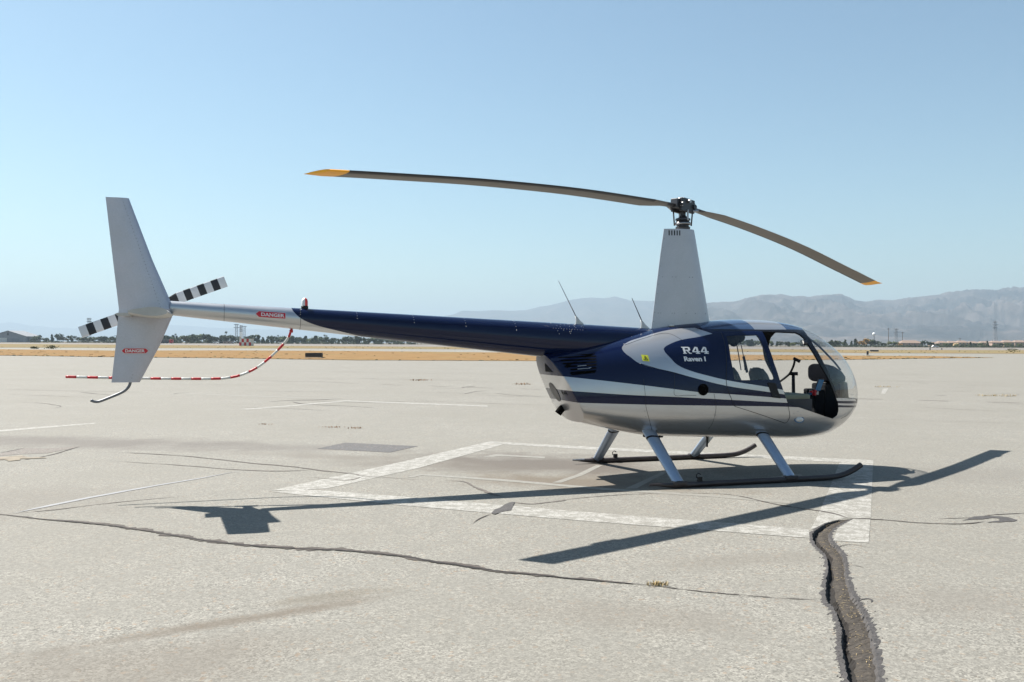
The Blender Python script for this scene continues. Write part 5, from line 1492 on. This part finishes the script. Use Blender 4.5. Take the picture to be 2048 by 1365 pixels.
for u, vt, k, w, lb in ((76,671,'dark',1.5,'broad dark tree right of the hangar annex'),(93,675,'dark',1.4,'low dark tree right of the broad one'),(104,669,'cone',.8,'slim spiky tree, left of two'),(115,667.5,'dark',.9,'taller spiky tree, right of two'),(127,673,'grey',1.3,'greyish bush-like tree under the tail rotor tip'),(142,671,'dark',1.2,'round dark tree below the tail rotor blade'),(157,674,'grey',1.1,'pale sparse tree below the tail rotor blade')):
    put_tree(k, u, vt, 900, lb, GL, w)
for i in range(18):
    put_tree('dark' if i % 3 else 'green', 166 + i*8.5 + random.uniform(-3,3), random.uniform(671,676), 900 + random.uniform(-20,20), 'dark tree in the low row just left of the tail fins', GL, random.uniform(1.3,1.9))
for i in range(80):
    u = 322 + i*6.6 + random.uniform(-3,3)
    vt = 673.2 + (u-322)*.006 + random.uniform(-4,4)
    if 380 < u < 520: vt -= 1.5
    kd = random.choice(['dark','dark','cone','cone','green'])
    zone = 'between the lower fin and the orange mast' if u < 480 else 'between the orange mast and the striped guard' if u < 575 else 'under the boom, right of the striped guard'
    put_tree(kd, u, vt, 900 + random.uniform(-30,30), {'dark': 'round dark tree', 'cone': 'pointed dark tree', 'green': 'lighter green tree'}[kd] + ' in the dense row ' + zone, GL, random.uniform(1.0,1.6))
for i in range(40):
    u = 322 + i*13 + random.uniform(-5,5)
    put_tree('bush', u, 682 + random.uniform(-2,1.5) + (u-322)*.005, 840 + random.uniform(-20,20), 'grey-green shrub along the foot of the left treeline', GL, random.uniform(1.0,1.8), 'shrub')
for i in range(18):
    put_tree('bush', 66 + i*14 + random.uniform(-4,4), 680.5 + random.uniform(-1.5,1.5), 850, 'low shrub in the row from the hangar to the tail fins', GL, 1.6, 'shrub')
put_tree('grey', 372, 673, 560, 'brownish bare tree in front of the treeline right of the lower fin', None, 1.1)
# seen through the cabin and to the right of the nose
for i in range(30):
    u = 1446 + i*8.3 + random.uniform(-2,2)
    kd = random.choice(['dark','cone','green','dark'])
    zone = 'rear window' if u < 1530 else 'front door opening' if u < 1620 else 'windshield'
    put_tree(kd, u, 682.5 + random.uniform(-4,3), 760 + random.uniform(-30,30), {'dark': 'round dark tree', 'cone': 'pointed dark tree', 'green': 'lighter green tree'}[kd] + ' seen through the helicopter ' + zone, GR_, random.uniform(1.0,1.6))
for u, vt, k, w, lb in ((1664,680,'cone',1.0,'left of two small dark conifers by the windshield edge'),(1671,681.5,'cone',1.1,'right of two small dark conifers by the windshield edge'),(1691,679.5,'cone',1.1,'lone dark conifer right of the windshield'),(1703,682,'cone',1.0,'shorter dark conifer left of the golden tree'),(1711,677.5,'cone',.9,'taller dark conifer beside the golden tree'),(1718,681,'gold',.8,'small golden tree between conifers'),(1729,676,'gold',1.0,'largest golden tree of the right treeline'),(1741,678,'dark',1.2,'dark round tree right of the golden tree'),(1752,680,'dark',1.3,'second dark round tree right of the golden tree'),(1768,685,'dark',1.4,'low dark tree left of the wooden pole'),(1782,682.5,'green',1.1,'bright green tree right of the wooden pole'),(1791,683.5,'green',1.0,'smaller green tree left of the tan house'),(1800,686,'gold',1.0,'rusty bush-like tree at the tan house corner'),(1850,680,'dark',1.0,'dark tree at the right end of the tan house'),(1860,683,'dark',1.3,'second dark tree right of the tan house'),(1941,684,'cone',1.0,'dark conifer in the middle of the house row'),(1975,682,'cone',.8,'slim dark conifer in front of the house row')):
    put_tree(k, u, vt, 760 if u < 1800 else 780, lb, GR_, w)
for i in range(46):
    put_tree('bush', 1640 + i*9 + random.uniform(-3,3), 690.0 + random.uniform(-1.0,1.2) + (i*9)*.004, 740 + random.uniform(-15,15), 'dark clipped shrub along the foot of the right treeline', GR_, random.uniform(1.2,1.9), 'shrub')
for i in range(14):
    put_tree('green' if i % 2 else 'dark', 1880 + i*12 + random.uniform(-4,4), 687.5 + random.uniform(-2,1), 800, 'small garden tree in front of the row of houses', GR_, 1.2)
for k, ps in protos.items():
    for p in ps:
        if p.name not in used:
            for ch in list(p.children): bpy.data.objects.remove(ch)
            bpy.data.objects.remove(p)
# green clumps on the grass, left
for i, (u, v, w) in enumerate(((103,699,1.6),(68,699,.9),(1965+60,705,2.0))):
    c = G(u, v); mb = MB()
    for k in range(120):
        p = Vector((random.gauss(0, w*.35), random.gauss(0, w*.25), random.random()*.7*w*.5)); a = random.random()*6.28; s = .12
        mb.add([p, p+Vector((math.cos(a)*s,math.sin(a)*s,.05)), p+Vector((math.cos(a)*s,math.sin(a)*s,.2)), p+Vector((0,0,.18))], [(0,1,2,3)])
    o = mb.build('weed_clump', M['tuftgreen']); o.location = (c.x, c.y, .03)
    tag(o, ('larger green weed clump on the grass edge at far left', 'smaller green weed clump on the grass edge at far left', 'green weed clump on the grass at the far right')[i], kind='stuff')

# mountains ----------------------------------------------------------------------------------
def ridge(name, pts, d0, d1, mat, label, nx=260, ny=40, seed=0.0, rough=.10):
    us = [p[0] for p in pts]; vs_ = [p[1] for p in pts]; verts = []
    for j in range(ny+1):
        t = j/ny
        for i in range(nx+1):
            u = us[0] + (us[-1]-us[0])*i/nx; v = float(np.interp(u, us, vs_))
            d = d0 + (d1-d0)*t
            hr = max(0, height_at(u, v, d0 + (d1-d0)*.72))
            prof = (min(1, t/.72))**1.25 if t < .72 else max(0, 1-(t-.72)/.28*1.2)
            x = (u-1024)/FPX*d
            kx = 8000.0/d0; n = noise.fractal(Vector((x*.0011*kx+seed, d*.0009*kx, seed)), 1.0, 2.1, 6); rd = 1-abs(noise.fractal(Vector((x*.0013*kx+seed*2+.3*n, d*.00045*kx, 4+seed)), 1.0, 2.2, 5))*1.5
            amp = 1.0 if t < .5 else max(0, 1-(t-.5)/.22)**.7 if t < .72 else 0.0
            h = hr*prof*(1 + rough*1.6*(rd-.75)*amp*(1-.35*prof)) + hr*rough*.9*n*amp*prof*(1-prof*.7)
            verts.append((x, d, max(-2.0, h) if t > 0 else -2.0))
    w = nx+1
    mb = MB(); mb.add(verts, [(j*w+i, j*w+i+1, (j+1)*w+i+1, (j+1)*w+i) for j in range(ny) for i in range(nx)])
    return tag(mb.build(name, mat, smooth=True), label, kind='structure')
ridge('mountain_range', [(1330,640),(1380,612),(1416,604),(1470,601),(1520,590),(1560,588),(1600,593),(1644,589.5),(1683,587),(1696,592),(1709,599),(1731,601.5),(1757,600.5),(1786,601.5),(1819,595),(1862,590.6),(1906,583),(1950,578.6),(1994,579.7),(2048,573),(2150,566),(2300,572),(2500,600),(2700,650)], 4200, 9500, M['hillnear'], 'hazy brown-blue brush covered mountain slopes at the right', seed=1.3, rough=.5, nx=420, ny=80)
ridge('mountain_range', [(700,668),(800,648),(860,638),(907,629),(925,621),(955,622),(984,620.5),(1020,622),(1054,620),(1080,613),(1101,610),(1136,601),(1160,597),(1183,595),(1207,597),(1230,593),(1260,601),(1300,602),(1360,603),(1420,606),(1500,612),(1600,620),(1800,640)], 9500, 15500, M['hillfar'], 'pale blue far mountain ridge behind the mast', seed=5.1, rough=.2, nx=320, ny=60)
ridge('mountain_range', [(-400,650),(-200,640),(-60,645),(0,647),(22,643.5),(61,651),(110,655),(160,657),(230,655),(330,650),(372,651),(420,655),(500,658),(600,660),(700,663),(820,672)], 17000, 23000, M['hillfar'], 'barely visible pale hills on the left horizon', nx=160, ny=24, seed=9.7, rough=.10)

# haze ----------------------------------------------------------------------------------------
hz = MB().box((0, 11000, 379), (52000, 30000, 762)).build('haze', [])
hm = bpy.data.materials.new('haze_air'); hm.use_nodes = True
for n_ in list(hm.node_tree.nodes):
    if n_.type == 'BSDF_PRINCIPLED': hm.node_tree.nodes.remove(n_)
pv = hm.node_tree.nodes.new('ShaderNodeVolumePrincipled')
pv.inputs['Color'].default_value = (0.39, 0.495, 0.60, 1); pv.inputs['Density'].default_value = 1.15e-4; pv.inputs['Anisotropy'].default_value = 0.18
hm.node_tree.links.new(pv.outputs[0], hm.node_tree.nodes['Material Output'].inputs['Volume'])
hz.data.materials.append(hm)
tag(hz, 'thin pale haze in the air over the airfield', kind='stuff')
